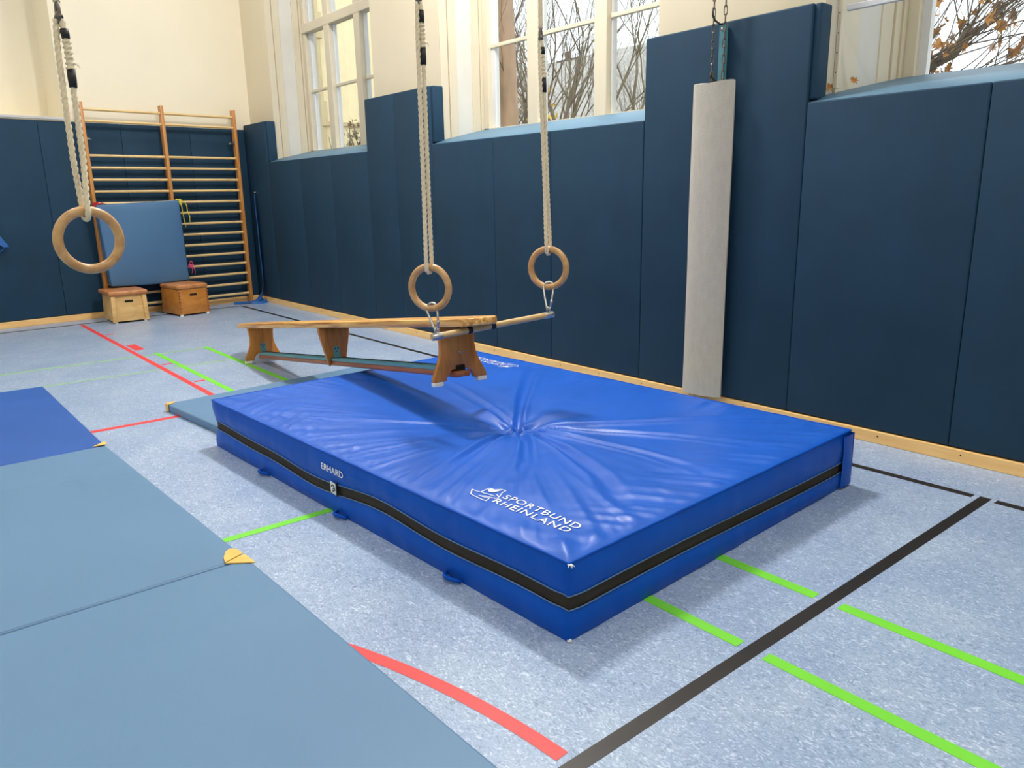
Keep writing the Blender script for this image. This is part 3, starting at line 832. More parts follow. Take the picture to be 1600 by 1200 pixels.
# blue-green plates on the faces that look to the hanging end
for u, o in ((0.0, lg[0]), (UM, lg[1])):
    bm = BM()
    outl = [(-0.026, 0.085), (0.026, 0.085), (0.026, 0.150), (0.016, 0.168), (-0.016, 0.168), (-0.026, 0.150)]
    add_prism(bm, outl, 'x', u+0.018, u+0.022)
    pl = obj('bracket_plate', bm, m_turq, o)
    for (p, q) in ((-0.012, 0.150), (0.012, 0.150), (0.0, 0.130)):
        bm = BM(); add_cyl(bm, (u+0.0215, p, q), (u+0.0245, p, q), 0.0055, 10); obj('plate_bolt', bm, m_black, o)
bm = BM(); add_cyl(bm, (UN+0.018, 0.004, 0.165), (UN+0.024, 0.004, 0.165), 0.008, 12); obj('bolt', bm, m_steel, lg[2], True)
bm = BM(); add_box(bm, UN+0.0175, UN+0.020, -0.030, 0.030, 0.062, 0.094); obj('beam_slot', bm, m_dark, lg[2])
# balance beam between the legs: wood below, steel channel on top
bm = BM(); add_box(bm, 0.0, UN+0.045, -0.048, 0.048, 0.028, 0.062, bev=0.006); obj('balance_beam', bm, m_beam, bench, True, 40)
bm = BM(); add_box(bm, 0.03, UN-0.02, -0.048, 0.048, 0.0625, 0.080); ch = obj('steel_channel', bm, m_turq, bench)
bm = BM(); add_box(bm, 0.03, UN-0.02, 0.018, 0.030, 0.0802, 0.0845); obj('channel_rib', bm, m_black, ch)
# hooks on the underside near the hanging end
for s in (-1, 1):
    bm = BM()
    add_tube(bm, [(UN+0.15, s*0.072, HP-0.002), (UN+0.15, s*0.072, HP-0.012)], 0.012, 10)
    obj('underside_hook', bm, m_black, bench, True)

# ------------------------------------------------------------------ rings, ropes, carabiners, trapeze bar
RG, RT = 0.107, 0.018
def rope(bm, pts, r=0.0105, step=0.007):
    # resample
    P = [Vector(p) for p in pts]; out_ = [P[0]]
    for i in range(len(P)-1):
        L_ = (P[i+1]-P[i]).length; k = max(1, int(L_/step))
        for j in range(1, k+1): out_.append(P[i]+(P[i+1]-P[i])*(j/k))
    add_tube(bm, out_, r*1.02, 24, twist=(0.62*step/0.007, 0.60))
def ring(cx_, cy_, cz_, theta, label, top, z_tape, z_join, sepd, lean):
    """ring whose plane normal is the horizontal view direction turned by theta; top=(x,y) of rope at z_join"""
    az = math.atan2(cx_, cy_)
    right = Vector((math.cos(az), -math.sin(az), 0)); fwd = Vector((math.sin(az), math.cos(az), 0))
    n = (-fwd*math.cos(theta)+right*math.sin(theta)); rp_ = Vector((0, 0, 1)).cross(n)*1.0
    t = thing('gymnastic_ring', label, 'gymnastic ring', (cx_, cy_, cz_), 0, 'gymnastic rings hanging on ropes')
    bm = BM()
    add_tube(bm, [rp_*RG*math.cos(a_)+Vector((0, 0, RG*math.sin(a_))) for a_ in [2*PI*k/64 for k in range(64)]], RT, 16, closed=True)
    obj('ring', bm, m_beech, t, True)
    # rope loop: front strand down, under the ring tube, back strand up
    tz = RG
    off = Vector((top[0]-cx_, top[1]-cy_, 0)); H = z_join-cz_-tz
    rr = 0.0092
    ro = RT+rr+0.002
    sx = 1.0 if theta > 0 else -1.0      # the front strand leans to this side as it rises
    def strand(s_, q):
        k = min(1.0, q/0.30); k = k*k*(3-2*k)
        sp = sepd*(1-max(0, (q-0.80)/0.20)**2*0.5)
        return n*s_*(ro*(1-k)+0.004*k)+right*(s_*sx*sp*k)+off*q+Vector((0, 0, tz+H*q))
    front = [strand(1, 0.02+0.98*k/22) for k in range(23)]; back = [strand(-1, 0.02+0.98*k/22) for k in range(23)]
    loop = [n*ro*math.cos(a_)+Vector((0, 0, tz-ro*math.sin(a_))) for a_ in [PI*k/10 for k in range(11)]]
    bm = BM(); rope(bm, front[::-1]+loop+back, rr)
    obj('rope_loop', bm, m_rope, t, True)
    # spliced tail with black tape on the strand seen on the right
    sg = 1 if sx > 0 else -1
    def on_tail(z):
        return strand(sg, (z-cz_-tz)/H)
    for (za, zb_) in z_tape:
        bm = BM(); add_tube(bm, [on_tail(za), on_tail((za+zb_)/2), on_tail(zb_)], [0.0135, 0.0150, 0.0145], 12)
        obj('black_tape', bm, m_black, t, True)
    bm = BM()
    za, zb_ = z_tape[0][1], z_tape[1][0]
    P_ = [on_tail(za+(zb_-za)*k/39) for k in range(40)]
    add_tube(bm, P_, [0.0125+0.0024*math.sin(k*0.95) for k in range(40)], 18, twist=(0.5, 0.40))
    for k in range(3):
        a_ = on_tail(za+0.012); add_tube(bm, [a_, a_+right*0.014+Vector((0, 0, 0.006+0.004*k)), a_+right*(0.026+0.002*k)+Vector((0, 0, 0.012-0.008*k))], 0.0012, 4)
    obj('spliced_rope', bm, m_rope, t, True)
    # top link and rope to the ceiling
    tp = off+Vector((0, 0, z_join-cz_))
    bm = BM(); c0 = tp+Vector((0, 0, 0.010))
    add_tube(bm, [c0+n*(0.016*math.cos(a_))+Vector((0, 0, 0.034*math.sin(a_)+0.012)) for a_ in [2*PI*k/20 for k in range(20)]], 0.006, 8, closed=True)
    add_tube(bm, [c0+n*(-sepd-0.004)+Vector((0, 0, -0.006)), c0+Vector((0, 0, 0.006)), c0+n*(sepd+0.004)+Vector((0, 0, -0.006))], 0.011, 8)
    obj('snap_hook', bm, m_chain, t, True)
    bm = BM(); rope(bm, [tp+Vector((0, 0, 0.055)), tp+Vector((lean[0]*0.5, lean[1]*0.5, (CEIL_Z-z_join)*0.5)), Vector((tp.x+lean[0], tp.y+lean[1], CEIL_Z-0.005-cz_))], 0.0105, 0.012)
    obj('ceiling_rope', bm, m_rope, t, True)
    return t, n, rp_
r1 = ring(0.636, 3.271, 1.343, 0.30, 'large wooden ring hanging on its own in front of the wall bars', (0.648, 3.305), [(1.885, 1.945), (2.050, 2.083)], 2.115, 0.0150, (0.03, 0.02))
r2 = ring(2.182, 3.325, 1.023, -0.50, 'wooden ring holding the near left end of the bar above the bench', (2.178, 3.310), [(2.094, 2.170), (2.28, 2.335)], 2.372, 0.0098, (0.02, 0.0))
r3 = ring(2.946, 3.262, 1.073, -0.38, 'wooden ring holding the right end of the bar, in front of the middle window', (2.922, 3.285), [(2.013, 2.087), (2.205, 2.24)], 2.275, 0.0065, (-0.02, 0.0))
BA, BB = Vector((2.151, 3.273, 0.776)), Vector((2.920, 3.204, 0.818))
bd = (BB-BA).normalized()
t = thing('trapeze_bar', 'round wooden bar hanging between two rings, carrying the bench end', 'bar', BA)
bm = BM(); add_cyl(bm, bd*0.03, (BB-BA)-bd*0.03, 0.0172, 18); obj('wooden_bar', bm, m_bar, t, True, 40)
for q, s in ((Vector((0, 0, 0)), 1), (BB-BA, -1)):
    bm = BM(); add_cyl(bm, q-bd*0.006*s, q+bd*0.055*s, 0.0185, 18, bev=0.003)
    cp = obj('steel_cap', bm, m_steel, t, True, 40)
    bm = BM(); c = q+bd*0.026*s+Vector((0, 0, 0.030))
    add_tube(bm, [c+bd*(0.012*math.cos(a_))+Vector((0, 0, 0.014*math.sin(a_))) for a_ in [2*PI*k/16 for k in range(16)]], 0.0042, 8, closed=True)
    obj('eyelet', bm, m_steel, cp, True)
    if s == 1:
        bm = BM(); add_cyl(bm, q-bd*0.0075, q-bd*0.004, 0.0145, 18); obj('bar_end', bm, m_bar, cp, True, 40)
for w_ in (0.222, 0.368):
    bm = BM(); c = bd*w_; add_cyl(bm, c-bd*0.014, c+bd*0.014, 0.0205, 16, bev=0.003)
    obj('black_clamp', bm, m_black, t, True, 40)
def carabiner(top, bottom, side, label):
    """pear-shaped snap hook round the ring tube (top) and through the eyelet (bottom)"""
    t = thing('carabiner', label, 'carabiner', bottom, 0, 'carabiners joining rings and bar')
    ax = (top-bottom); L_ = ax.length; ax.normalize(); sd = (side-ax*side.dot(ax)).normalized()
    R1, R2 = 0.030, 0.010
    P_ = []
    for k in range(15):
        a_ = -0.25+(PI+0.5)*k/14; P_.append(ax*(L_-R1+R1*math.sin(a_)+0.0)+sd*(R1*math.cos(a_)))
    body = P_+[ax*(L_*0.45)-sd*0.022, ax*(L_*0.14)-sd*0.012]
    for k in range(7):
        a_ = PI+PI*k/6; body.append(ax*(R2*1.1+R2*math.sin(a_))+sd*(R2*math.cos(a_)))
    bm = BM(); add_tube(bm, body, 0.0060, 10); obj('hook_body', bm, m_steel, t, True)
    bm = BM(); add_tube(bm, [P_[0], ax*(L_*0.5)+sd*0.023, ax*(R2*1.1)+sd*R2], 0.0060, 10)
    gt = obj('gate', bm, m_steel, t, True)
    bm = BM(); q = ax*(L_*0.28)+sd*0.0175; add_tube(bm, [q-ax*0.009+sd*-0.002, q+ax*0.009+sd*0.002], 0.0080, 10); obj('gate_sleeve', bm, m_steel, gt, True)
_, n2, rp2 = r2; _, n3, rp3 = r3
carabiner(Vector((2.182, 3.325, 1.023-RG+RT+0.010)), BA+bd*0.026+Vector((0, 0, 0.030)), (_r*0.9+n2*0.3), 'steel carabiner linking the left ring to the near end of the bar')
carabiner(Vector((2.946, 3.262, 1.073-RG+RT+0.010)), BB-bd*0.026+Vector((0, 0, 0.030)), (_r*0.9+n3*0.3), 'steel carabiner linking the right ring to the far end of the bar')

# ------------------------------------------------------------------ wall bars
WB = thing('wall_bars', 'double wooden wall bars with round rungs on the back wall beside the corner', 'wall bars', bk(2.265, 0.0, 0.0), PHI)
UPX = [0.0, 0.985, 1.985]
for u in UPX:
    bm = BM(); add_box(bm, u-0.020, u+0.020, -0.165, -0.075, 0.012, 2.70 if u == 0 else 2.715, bev=0.005)
    obj('upright', bm, m_barup, WB, True, 40)
ZR = [0.141+0.1477*k for k in range(14)]
proto = None
for j in range(2):
    x0, x1 = UPX[j]+0.0, UPX[j+1]-0.0
    L_ = x1-x0
    bm = BM(); add_tube(bm, [(0.015, 0, 0), (L_-0.015, 0, 0)], 0.0175, 14); pr = obj('rung', bm, m_rung, WB, True, 60)
    pr.location = (x0, -0.118, ZR[0])
    for z in ZR[1:]:
        dup(pr, WB, (x0, -0.118, z))
    for z in (2.478, 2.617):
        dup(pr, WB, (x0, -0.128, z))
for (u, z) in ((0.0, 2.27), (1.985, 2.27), (1.985, 0.29)):
    bm = BM(); s = 1 if u == 0 else -1
    add_box(bm, u+s*0.02, u+s*0.075, -0.150, -0.075, z-0.012, z-0.008); add_box(bm, u+s*0.02, u+s*0.024, -0.150, -0.075, z-0.02, z+0.02)
    add_box(bm, u+s*0.045, u+s*0.075, -0.085, -0.054, z-0.014, z+0.010)
    obj('wall_bracket', bm, m_steel, WB)

# ------------------------------------------------------------------ small vaulting boxes
def vault_box(label, x, y, rotz, w, dpt, h, mat, lidmat, lid_over, dome, dots):
    t = thing('vault_box', label, 'vaulting box', (x, y, 0), rotz, 'small vaulting boxes under the cushion')
    def rs(z): return 0.010*(1-z/h)
    bm = BM()
    # four walls, slightly tapering upwards
    t2 = bmesh.new()
    q = [(-rs(0), -rs(0)), (w+rs(0), -rs(0)), (w+rs(0), dpt+rs(0)), (-rs(0), dpt+rs(0))]
    p = [(0, 0), (w, 0), (w, dpt), (0, dpt)]
    A = [t2.verts.new((a_, b_, 0.022)) for a_, b_ in q]; B = [t2.verts.new((a_, b_, h)) for a_, b_ in p]
    t2.faces.new(A[::-1]); t2.faces.new(B)
    for i in range(4): t2.faces.new((A[i], A[(i+1) % 4], B[(i+1) % 4], B[i]))
    bmesh.ops.recalc_face_normals(t2, faces=t2.faces)
    bmesh.ops.bevel(t2, geom=list(t2.edges), offset=0.005, segments=2, profile=0.5, affect='EDGES')
    merge(bm, t2)
    body = obj('box_body', bm, mat, t, True, 40)
    if not dots:   # applied corner posts and recessed front
        for xx in (-0.012, w-0.038):
            bm = BM(); add_prism(bm, [(xx-(0.009 if xx < 0.1 else -0.009), 0.016), (xx+0.050-(0.009 if xx < 0.1 else -0.009), 0.016), (xx+0.050, h-0.004), (xx, h-0.004)], 'y', -0.026, 0.012, bev=0.004)
            obj('corner_post', bm, mat, body, True, 40)
    else:
        for k in range(7):
            z = 0.06+k*0.042
            for xx in (0.006, w-0.006):
                bm = BM(); add_box(bm, xx-0.010, xx+0.010, -0.0135, -0.002, z-0.011, z+0.011); obj('finger_joint', bm, m_beam, body)
    bm = BM(); hw_ = 0.050; zc = h-0.075
    outl = [(w/2+sx*(hw_-0.013)+0.013*math.cos(a_), zc+0.013*math.sin(a_)) for sx, aa in ((1, [-PI/2+PI*k/6 for k in range(7)]), (-1, [PI/2+PI*k/6 for k in range(7)])) for a_ in aa]
    yf = -0.010*(1-zc/h)-0.0065
    add_prism(bm, outl, 'y', yf, yf+0.02); obj('handle_slot', bm, m_dark, body)
    # lid with rounded edges
    bm = BM()
    o_ = lid_over
    N = 10
    prof = [(-o_+0.012, h), (-o_, h+0.022), (-o_+0.006, h+0.048)]
    t2 = bmesh.new(); add_box(t2, -o_, w+o_, -o_-0.006, dpt+o_, h+0.001, h+0.058, bev=0.022, seg=4)
    if dome:
        for v in t2.verts:
            if v.co.z > h+0.03: v.co.z += dome*math.sin(PI*max(0, min(1, (v.co.x+o_)/(w+2*o_))))
    merge(bm, t2)
    obj('lid', bm, lidmat, t, True, 60)
    for a_ in (0.02, w-0.02):
        for b_ in (0.02, dpt-0.02):
            bm = BM(); add_cyl(bm, (a_, b_-0.012, 0.0), (a_, b_-0.012, 0.024), 0.022, 12); obj('rubber_foot', bm, m_rubber, t, True, 40)
    return t
vault_box('pale birch vaulting box with brown lid, left one under the cushion', 2.20, 10.56, 0.0, 0.39, 0.50, 0.345, m_birch, m_lid, 0.035, 0.0, False)
vault_box('orange-brown vaulting box with dark finger joints, right one under the cushion', 3.005, 10.575, 0.17, 0.40, 0.48, 0.350, m_orange, m_lid, 0.012, 0.03, True)

# ------------------------------------------------------------------ cushion tied to the wall bars
CU = thing('landing_cushion', 'slate blue padded cushion tied upright against the wall bars', 'cushion', bk(2.225, 0.325, 0.425), PHI)
bm = BM(); t2 = bmesh.new(); add_box(t2, 0.0, 1.045, 0.0, 0.11, 0.0, 1.03)
bmesh.ops.subdivide_edges(t2, edges=list(t2.edges), cuts=9, use_grid_fill=True)
bmesh.ops.bevel(t2, geom=[e for e in t2.edges if len(e.link_faces) == 2 and e.calc_face_angle(0) > 1], offset=0.022, segments=3, profile=0.5, affect='EDGES')
for v in t2.verts:
    u, w_ = v.co.x/1.045, v.co.z/1.03
    if v.co.y < 0.06: v.co.y -= 0.045*math.sin(PI*max(0, min(1, u)))*math.sin(PI*max(0, min(1, w_)))
    v.co.z += 0.045*(u-0.0)*w_*0.9-0.018*math.sin(PI*max(0, min(1, u)))*(1-w_)
    v.co.x += 0.05*(1-w_)*(1-0.6*u)
    v.co.y += 0.004*vnoise(v.co.x*7+v.co.z*3, 3.0)
merge(bm, t2); obj('cushion_cover', bm, m_cushion, CU, True, 50)
m_ropered = M_('red_cord', srgb(176, 24, 52), 0.6); m_ropeyel = M_('yellow_cord', srgb(228, 214, 70), 0.6); m_ropepink = M_('pink_cord', srgb(226, 90, 140), 0.6); m_edgelight = M_('painted_edge_highlight', srgb(226, 218, 190), 0.7)
def knot(bm, c, r, k, rr, seed):
    rnd = random.Random(seed); P_ = []
    for i in range(k*8):
        a_ = i*0.8; P_.append(Vector(c)+Vector((r*math.cos(a_)*(0.7+0.5*rnd.random()), 0.5*r*math.sin(1.7*a_), r*0.8*math.sin(a_*1.3+0.4))))
    add_tube(bm, P_, rr, 6)
t = thing('tie_cord', 'dark red cord knotted at the top left corner of the cushion', 'cord', bk(2.235, 0.29, 1.455), PHI)
bm = BM(); knot(bm, (0, 0, 0), 0.035, 4, 0.009, 1); add_tube(bm, [(0.02, 0, 0.0), (0.07, -0.005, 0.022), (0.12, 0, 0.008), (0.06, 0, -0.02), (0.0, 0, -0.015)], 0.010, 6); obj('cord_knot', bm, m_ropered, t, True)
bm = BM(); add_tube(bm, [(0.10, 0.02, 0.006), (0.40, 0.05, 0.016), (0.70, 0.06, 0.026), (1.02, 0.06, 0.040)], 0.005, 6); obj('edge_highlight', bm, m_edgelight, t, True)  # pale line painting in the highlight along the cushion's top edge
t = thing('tie_cord', 'yellow cord knotted at the top right corner of the cushion, ends dangling', 'cord', bk(3.315, 0.17, 1.475), PHI)
bm = BM(); knot(bm, (0, 0, 0), 0.040, 5, 0.009, 2); obj('cord_knot', bm, m_ropeyel, t, True)
bm = BM(); add_tube(bm, [(0.01, -0.01, 0), (0.03, -0.02, -0.06), (0.035, -0.02, -0.16), (0.045, -0.02, -0.26), (0.058, -0.02, -0.345)], 0.006, 6)
add_tube(bm, [(0.02, -0.01, 0.005), (0.07, -0.02, 0.0), (0.10, -0.02, -0.05), (0.10, -0.02, -0.12), (0.125, -0.02, -0.20), (0.118, -0.02, -0.285)], 0.006, 6); obj('cord_ends', bm, m_ropeyel, t, True)
t = thing('tie_cord', 'pink cord tied at the lower right corner of the cushion', 'cord', bk(3.375, 0.19, 0.60), PHI)
bm = BM(); knot(bm, (0, 0, 0), 0.030, 4, 0.008, 5); add_tube(bm, [(0, 0, 0), (-0.02, -0.01, 0.05), (0.01, -0.01, 0.075), (0.03, -0.01, 0.03)], 0.006, 6)
add_tube(bm, [(0.0, -0.01, 0), (0.015, -0.015, -0.05), (0.0, -0.015, -0.10)], 0.006, 6); add_tube(bm, [(0.02, -0.01, 0), (0.045, -0.015, -0.05), (0.04, -0.015, -0.12)], 0.006, 6); obj('cord_knot', bm, m_ropepink, t, True)

# ------------------------------------------------------------------ blue straps
def ribbon(bm, pts, w, wdir, thick=0.004):
    P_ = [Vector(p) for p in pts]; rows = []
    for i, p in enumerate(P_):
        d = (P_[min(i+1, len(P_)-1)]-P_[max(i-1, 0)]).normalized()
        wd = Vector(wdir[i] if isinstance(wdir, list) else wdir); wd = (wd-d*wd.dot(d)).normalized()
        nn = d.cross(wd)*thick/2; ww = (w[i] if isinstance(w, list) else w)/2
        rows.append([bm.verts.new(p+wd*ww+nn), bm.verts.new(p-wd*ww+nn), bm.verts.new(p-wd*ww-nn), bm.verts.new(p+wd*ww-nn)])
    for i in range(len(rows)-1):
        for k in range(4): bm.faces.new((rows[i][k], rows[i][(k+1) % 4], rows[i+1][(k+1) % 4], rows[i+1][k]))
    bm.faces.new(rows[0][::-1]); bm.faces.new(rows[-1])
t = thing('hanging_strap', 'long blue webbing strap hanging in the corner, its end spread on the floor', 'strap', (4.405, 11.22, 0))
bm = BM()
pts = [(0, 0, 1.56), (-0.005, 0.0, 1.40), (0, 0.0, 1.1), (0.0, 0.0, 0.8), (0.005, 0, 0.5), (0.005, 0, 0.28), (-0.02, -0.02, 0.14), (-0.10, -0.05, 0.05), (-0.20, -0.06, 0.022), (-0.33, -0.03, 0.02), (-0.45, 0.02, 0.02)]
wd = [(0.25, 1, 0)]*5+[(0.4, 1, 0), (0.6, 0.8, 0.2), (0.3, 0.8, 0.3), (0.2, 1, 0.1), (0.1, 1, 0.2), (0, 1, 0.3)]
ribbon(bm, pts, [0.03, 0.07, 0.075, 0.075, 0.075, 0.075, 0.09, 0.12, 0.11, 0.09, 0.08], wd)
obj('strap_band', bm, m_strap, t, True, 60)
bm = BM(); ribbon(bm, [(-0.02, -0.02, 0.045), (-0.15, -0.12, 0.012), (-0.25, -0.15, 0.008), (-0.10, -0.20, 0.010), (0.0, -0.12, 0.02)], 0.075, (0, 0.6, 0.6)); obj('strap_pile', bm, m_strap, t, True, 60)
bm = BM(); add_cyl(bm, (0.045, 0, 1.59), (0.0, 0, 1.59), 0.006, 8); obj('nail', bm, m_steel, t, True)
t = thing('hanging_strap', 'bright blue strap loop hanging at the left edge of the photo', 'strap', bk(1.06, 0.03, 0.0), PHI)
bm = BM(); ribbon(bm, [(0, 0, 1.6), (0.02, -0.02, 1.35), (0.10, -0.04, 1.12), (0.155, -0.05, 1.02), (0.185, -0.05, 0.985), (0.15, -0.04, 0.955), (0.10, -0.03, 0.93)], 0.07, [(1, 0, 0.2)]*2+[(0.8, 0.3, 0.5)]*3+[(0.5, 0.6, 0.3)]*2); obj('strap_band', bm, m_strap, t, True, 60)
bm = BM(); add_cyl(bm, (0, 0.03, 1.6), (0, -0.012, 1.6), 0.006, 8); obj('nail', bm, m_steel, t, True)

# ------------------------------------------------------------------ grey post cover with chains and hook
GC = thing('post_cover', 'long pale grey felt cover standing upright against the tall wall pads', 'protective cover', (4.435, 3.24, 0.085))
bm = BM()
prof = [(0.0, 0.168), (-0.030, 0.170), (-0.062, 0.160), (-0.092, 0.126), (-0.106, 0.100), (-0.112, 0.05), (-0.110, 0.0), (-0.102, -0.05), (-0.088, -0.10), (-0.068, -0.140), (-0.054, -0.158), (-0.034, -0.150), (-0.062, -0.10), (-0.080, -0.04), (-0.086, 0.04), (-0.080, 0.09), (-0.045, 0.135), (0.0, 0.140)]
Hc = 2.075
rows = []
for k in range(25):
    q = k/24
    rows.append([bm.verts.new((x_*1.0-0.002*math.sin(9*q+i), y_+0.003*vnoise(q*7, i*0.7), q*Hc+(0.006*math.sin(i*0.9) if k == 24 else 0))) for i, (x_, y_) in enumerate(prof)])
n_ = len(prof)
for k in range(24):
    for i in range(n_): bm.faces.new((rows[k][i], rows[k][(i+1) % n_], rows[k+1][(i+1) % n_], rows[k+1][i]))
bm.faces.new(rows[0][::-1]); bm.faces.new(rows[-1])
bmesh.ops.triangulate(bm, faces=[f for f in bm.faces if len(f.verts) > 4])
bmesh.ops.recalc_face_normals(bm, faces=bm.faces)
obj('felt_shell', bm, m_greypad, GC, True, 45)
def chain_link(w=0.026, l=0.058, r=0.0036):
    bm = BM(); P_ = []
    for k in range(20):
        a_ = 2*PI*k/20; c_, s_ = math.cos(a_), math.sin(a_)
        P_.append((w/2*0.72*math.copysign(abs(c_)**0.6, c_), 0, l/2*math.copysign(abs(s_)**0.6, s_)))
    add_tube(bm, P_, r, 6, closed=True); return bm
link0 = None
for (yy, lab) in ((3.268, 'steel link chain left of the turquoise rail above the grey cover'), (3.180, 'steel link chain right of the turquoise rail above the grey cover')):
    t = thing('chain', lab, 'chain', (4.385, yy, 2.06), 0, 'chains above the grey cover')
    for k in range(70):
        if link0 is None: link0 = obj('link', chain_link(), m_chain, t, True); o = link0
        else: o = dup(link0, t)
        o.parent = t; o.location = (0, 0, 0.0475*k); o.rotation_euler = (0, 0, PI/2+0.5 if k % 2 else 0.5)
t = thing('hook_rail', 'turquoise metal rail with black hooks between the two chains', 'rail', (4.405, 3.215, 1.95))
bm = BM(); add_box(bm, 0.0, 0.035, -0.022, 0.022, 0.0, 0.56, bev=0.003); obj('rail', bm, m_turq, t)
for z in (0.56, 0.215):
    bm = BM(); add_tube(bm, [(-0.005, -0.02, z+0.0), (-0.02, 0.0, z-0.005), (-0.045, 0.022, z+0.018), (-0.055, 0.034, z+0.05), (-0.055, 0.036, z+(0.095 if z > 0.5 else 0.02))], 0.0065, 8); obj('hook', bm, m_black, t, True)
bm = BM(); add_cyl(bm, (-0.004, 0, 0.53), (0.0, 0, 0.53), 0.011, 12); obj('screw_head', bm, m_steel, t, True)

# ------------------------------------------------------------------ outside
bm = BM(); add_box(bm, 5.33, 60, -30, 60, -0.9, -0.6)
struct('ground', bm, M_('autumn_lawn', srgb(112, 104, 78), 0.9, var=0.3, scale=0.8))
m_rough = M_('roughcast_render', srgb(244, 229, 186), 0.9, var=0.05, scale=4, bump=0.6, bscale=9)
m_tan = M_('tan_stone', srgb(206, 190, 150), 0.85, var=0.08, scale=3, bump=0.3, bscale=12)
B1 = thing('neighbour_wing', 'cream rendered building wing seen through the far window', 'building', (7.75, 16.0, -0.6))
bm = BM(); add_box(bm, 0.0, 3.6, 0.0, 6.0, 0, 10.5); obj('rendered_wall', bm, m_rough, B1)
bm = BM(); add_box(bm, -0.08, 0.20, -0.10, 0.06, 0, 10.5)
for z in (3.6, 5.35): add_box(bm, -0.08, 0.26, -0.13, 0.06, z, z+0.5)
obj('corner_pilaster', bm, m_tan, B1)
bm = BM(); add_box(bm, 0.20, 3.6, -0.05, 0.02, 3.62, 3.70); obj('base_course', bm, m_tan, B1)

def brick_mat(name, c1, c2, cm, scale):
    m, n, l, b = new_mat(name)
    tc = n.new('ShaderNodeTexCoord'); br = n.new('ShaderNodeTexBrick'); br.inputs['Scale'].default_value = scale
    br.inputs['Color1'].default_value = c1; br.inputs['Color2'].default_value = c2; br.inputs['Mortar'].default_value = cm
    br.inputs['Mortar Size'].default_value = 0.02; br.inputs['Brick Width'].default_value = 0.5; br.inputs['Row Height'].default_value = 0.28
    l.new(tc.outputs['Object'], br.inputs['Vector']); l.new(br.outputs['Color'], b.inputs['Base Color']); b.inputs['Roughness'].default_value = 0.7
    return m
m_slate = brick_mat('grey_slates', srgb(186, 182, 174), srgb(150, 147, 142), srgb(104, 102, 98), 3.2)
B2 = thing('slate_roof_house', 'grey slate roofed house behind the bare trees of the middle window', 'building', (19.0, 14.6, -0.6))
bm = BM(); add_box(bm, 0.3, 9.7, 0.0, 13.0, 0, 4.1); obj('house_wall', bm, M_('house_render', srgb(150, 120, 100), 0.9), B2)
bm = BM()
sl = math.hypot(5.0, 3.6); ang = math.atan2(3.62, 5.0)
add_box(bm, 0, sl, -0.3, 13.4, -0.12, 0.0)
rf = obj('roof_slope', bm, m_slate, B2); rf.location = (0, 0, 4.0); rf.rotation_euler = (0, -ang, 0)
rf2 = dup(rf, B2, (10.0, 13.1, 4.0)); rf2.rotation_euler = (0, -ang, PI)
bm = BM(); add_box(bm, 4.9, 5.1, 10.55, 10.75, 7.2, 7.9); add_box(bm, 4.86, 5.14, 10.0, 11.2, 7.50, 7.60); obj('chimney', bm, M_('dark_brick', srgb(96, 84, 80), 0.9), B2)

m_bark = M_('plane_bark', srgb(170, 140, 114), 0.9, var=0.25, scale=5, stretch=(1, 1, 0.5), bump=0.7, bscale=14)
m_bark2 = M_('grey_green_bark', srgb(122, 112, 92), 0.9, var=0.2, scale=6, bump=0.4, bscale=20)
m_twig = M_('dark_twig_bark', srgb(100, 88, 78), 0.9, var=0.2, scale=6)
def branch(bm, p, d, r, L_, depth, rnd, spread=0.5, upb=0.25, minr=0.006, rate=0.72, leaves=None, seg=5):
    P_ = [Vector(p)]; R_ = [r]; dd = Vector(d).normalized()
    for k in range(seg):
        dd = (dd+Vector((rnd.uniform(-1, 1), rnd.uniform(-1, 1), rnd.uniform(-0.6, 1)*0.6+upb*0.3))*0.16).normalized()
        P_.append(P_[-1]+dd*L_/seg); R_.append(r*(1-0.42*(k+1)/seg))
    add_tube(bm, P_, R_, 7 if r > 0.05 else (5 if r > 0.015 else 4))
    if leaves is not None and depth <= 1:
        for q in P_[2:]:
            if rnd.random() < 0.5: leaves.append(q)
    if depth <= 0 or r < minr: return
    nb = 2 if rnd.random() < 0.55 else 3
    for j in range(nb+1):
        i = seg if j < nb-0 and j < 2 else rnd.randint(2, seg-1)
        a_ = Vector((rnd.uniform(-1, 1), rnd.uniform(-1, 1), rnd.uniform(-0.5, 0.9)+upb))
        nd = (dd+a_.normalized()*spread*rnd.uniform(0.7, 1.5)).normalized()
        branch(bm, P_[i], nd, R_[i]*rnd.uniform(0.55, 0.8), L_*rnd.uniform(0.62, 0.88)*rate/0.72, depth-1, rnd, spread, upb, minr, rate, leaves, seg)
# thick plane trunk near the middle window
t = thing('plane_tree', 'straight mottled brown tree trunk at the left of the middle window', 'tree', (7.38, 8.93, -0.6))
rnd = random.Random(3); bm = BM()
add_tube(bm, [(0.02, 0, 0), (0, 0, 1.5), (-0.02, 0.02, 3.0), (-0.03, 0.08, 4.6), (0.0, 0.2, 6.5), (0.05, 0.35, 8.5)], [0.18, 0.14, 0.13, 0.125, 0.115, 0.09], 20)
obj('trunk', bm, m_bark, t, True)
bm = BM()
for k in range(6): branch(bm, (0.0, 0.2, 5.4+0.5*k), (rnd.uniform(-1, 1), rnd.uniform(-1, 1), 0.7), 0.08, 1.8, 3, rnd)
obj('branches', bm, m_bark, t, True)
def bare_tree(label, x, y, stems, seed, mat, depth=5, r=0.11, spread=0.55, L_=1.9, upb=0.35):
    t = thing('bare_tree', label, 'tree', (x, y, -0.6), 0, 'bare trees outside the middle window')
    rnd = random.Random(seed); bm = BM()
    for d, rr, z0 in stems: branch(bm, (d[0]*0.1, d[1]*0.1, z0), d, r*rr, L_, depth, rnd, spread, upb)
    obj('trunk_and_branches', bm, mat, t, True)
    return t
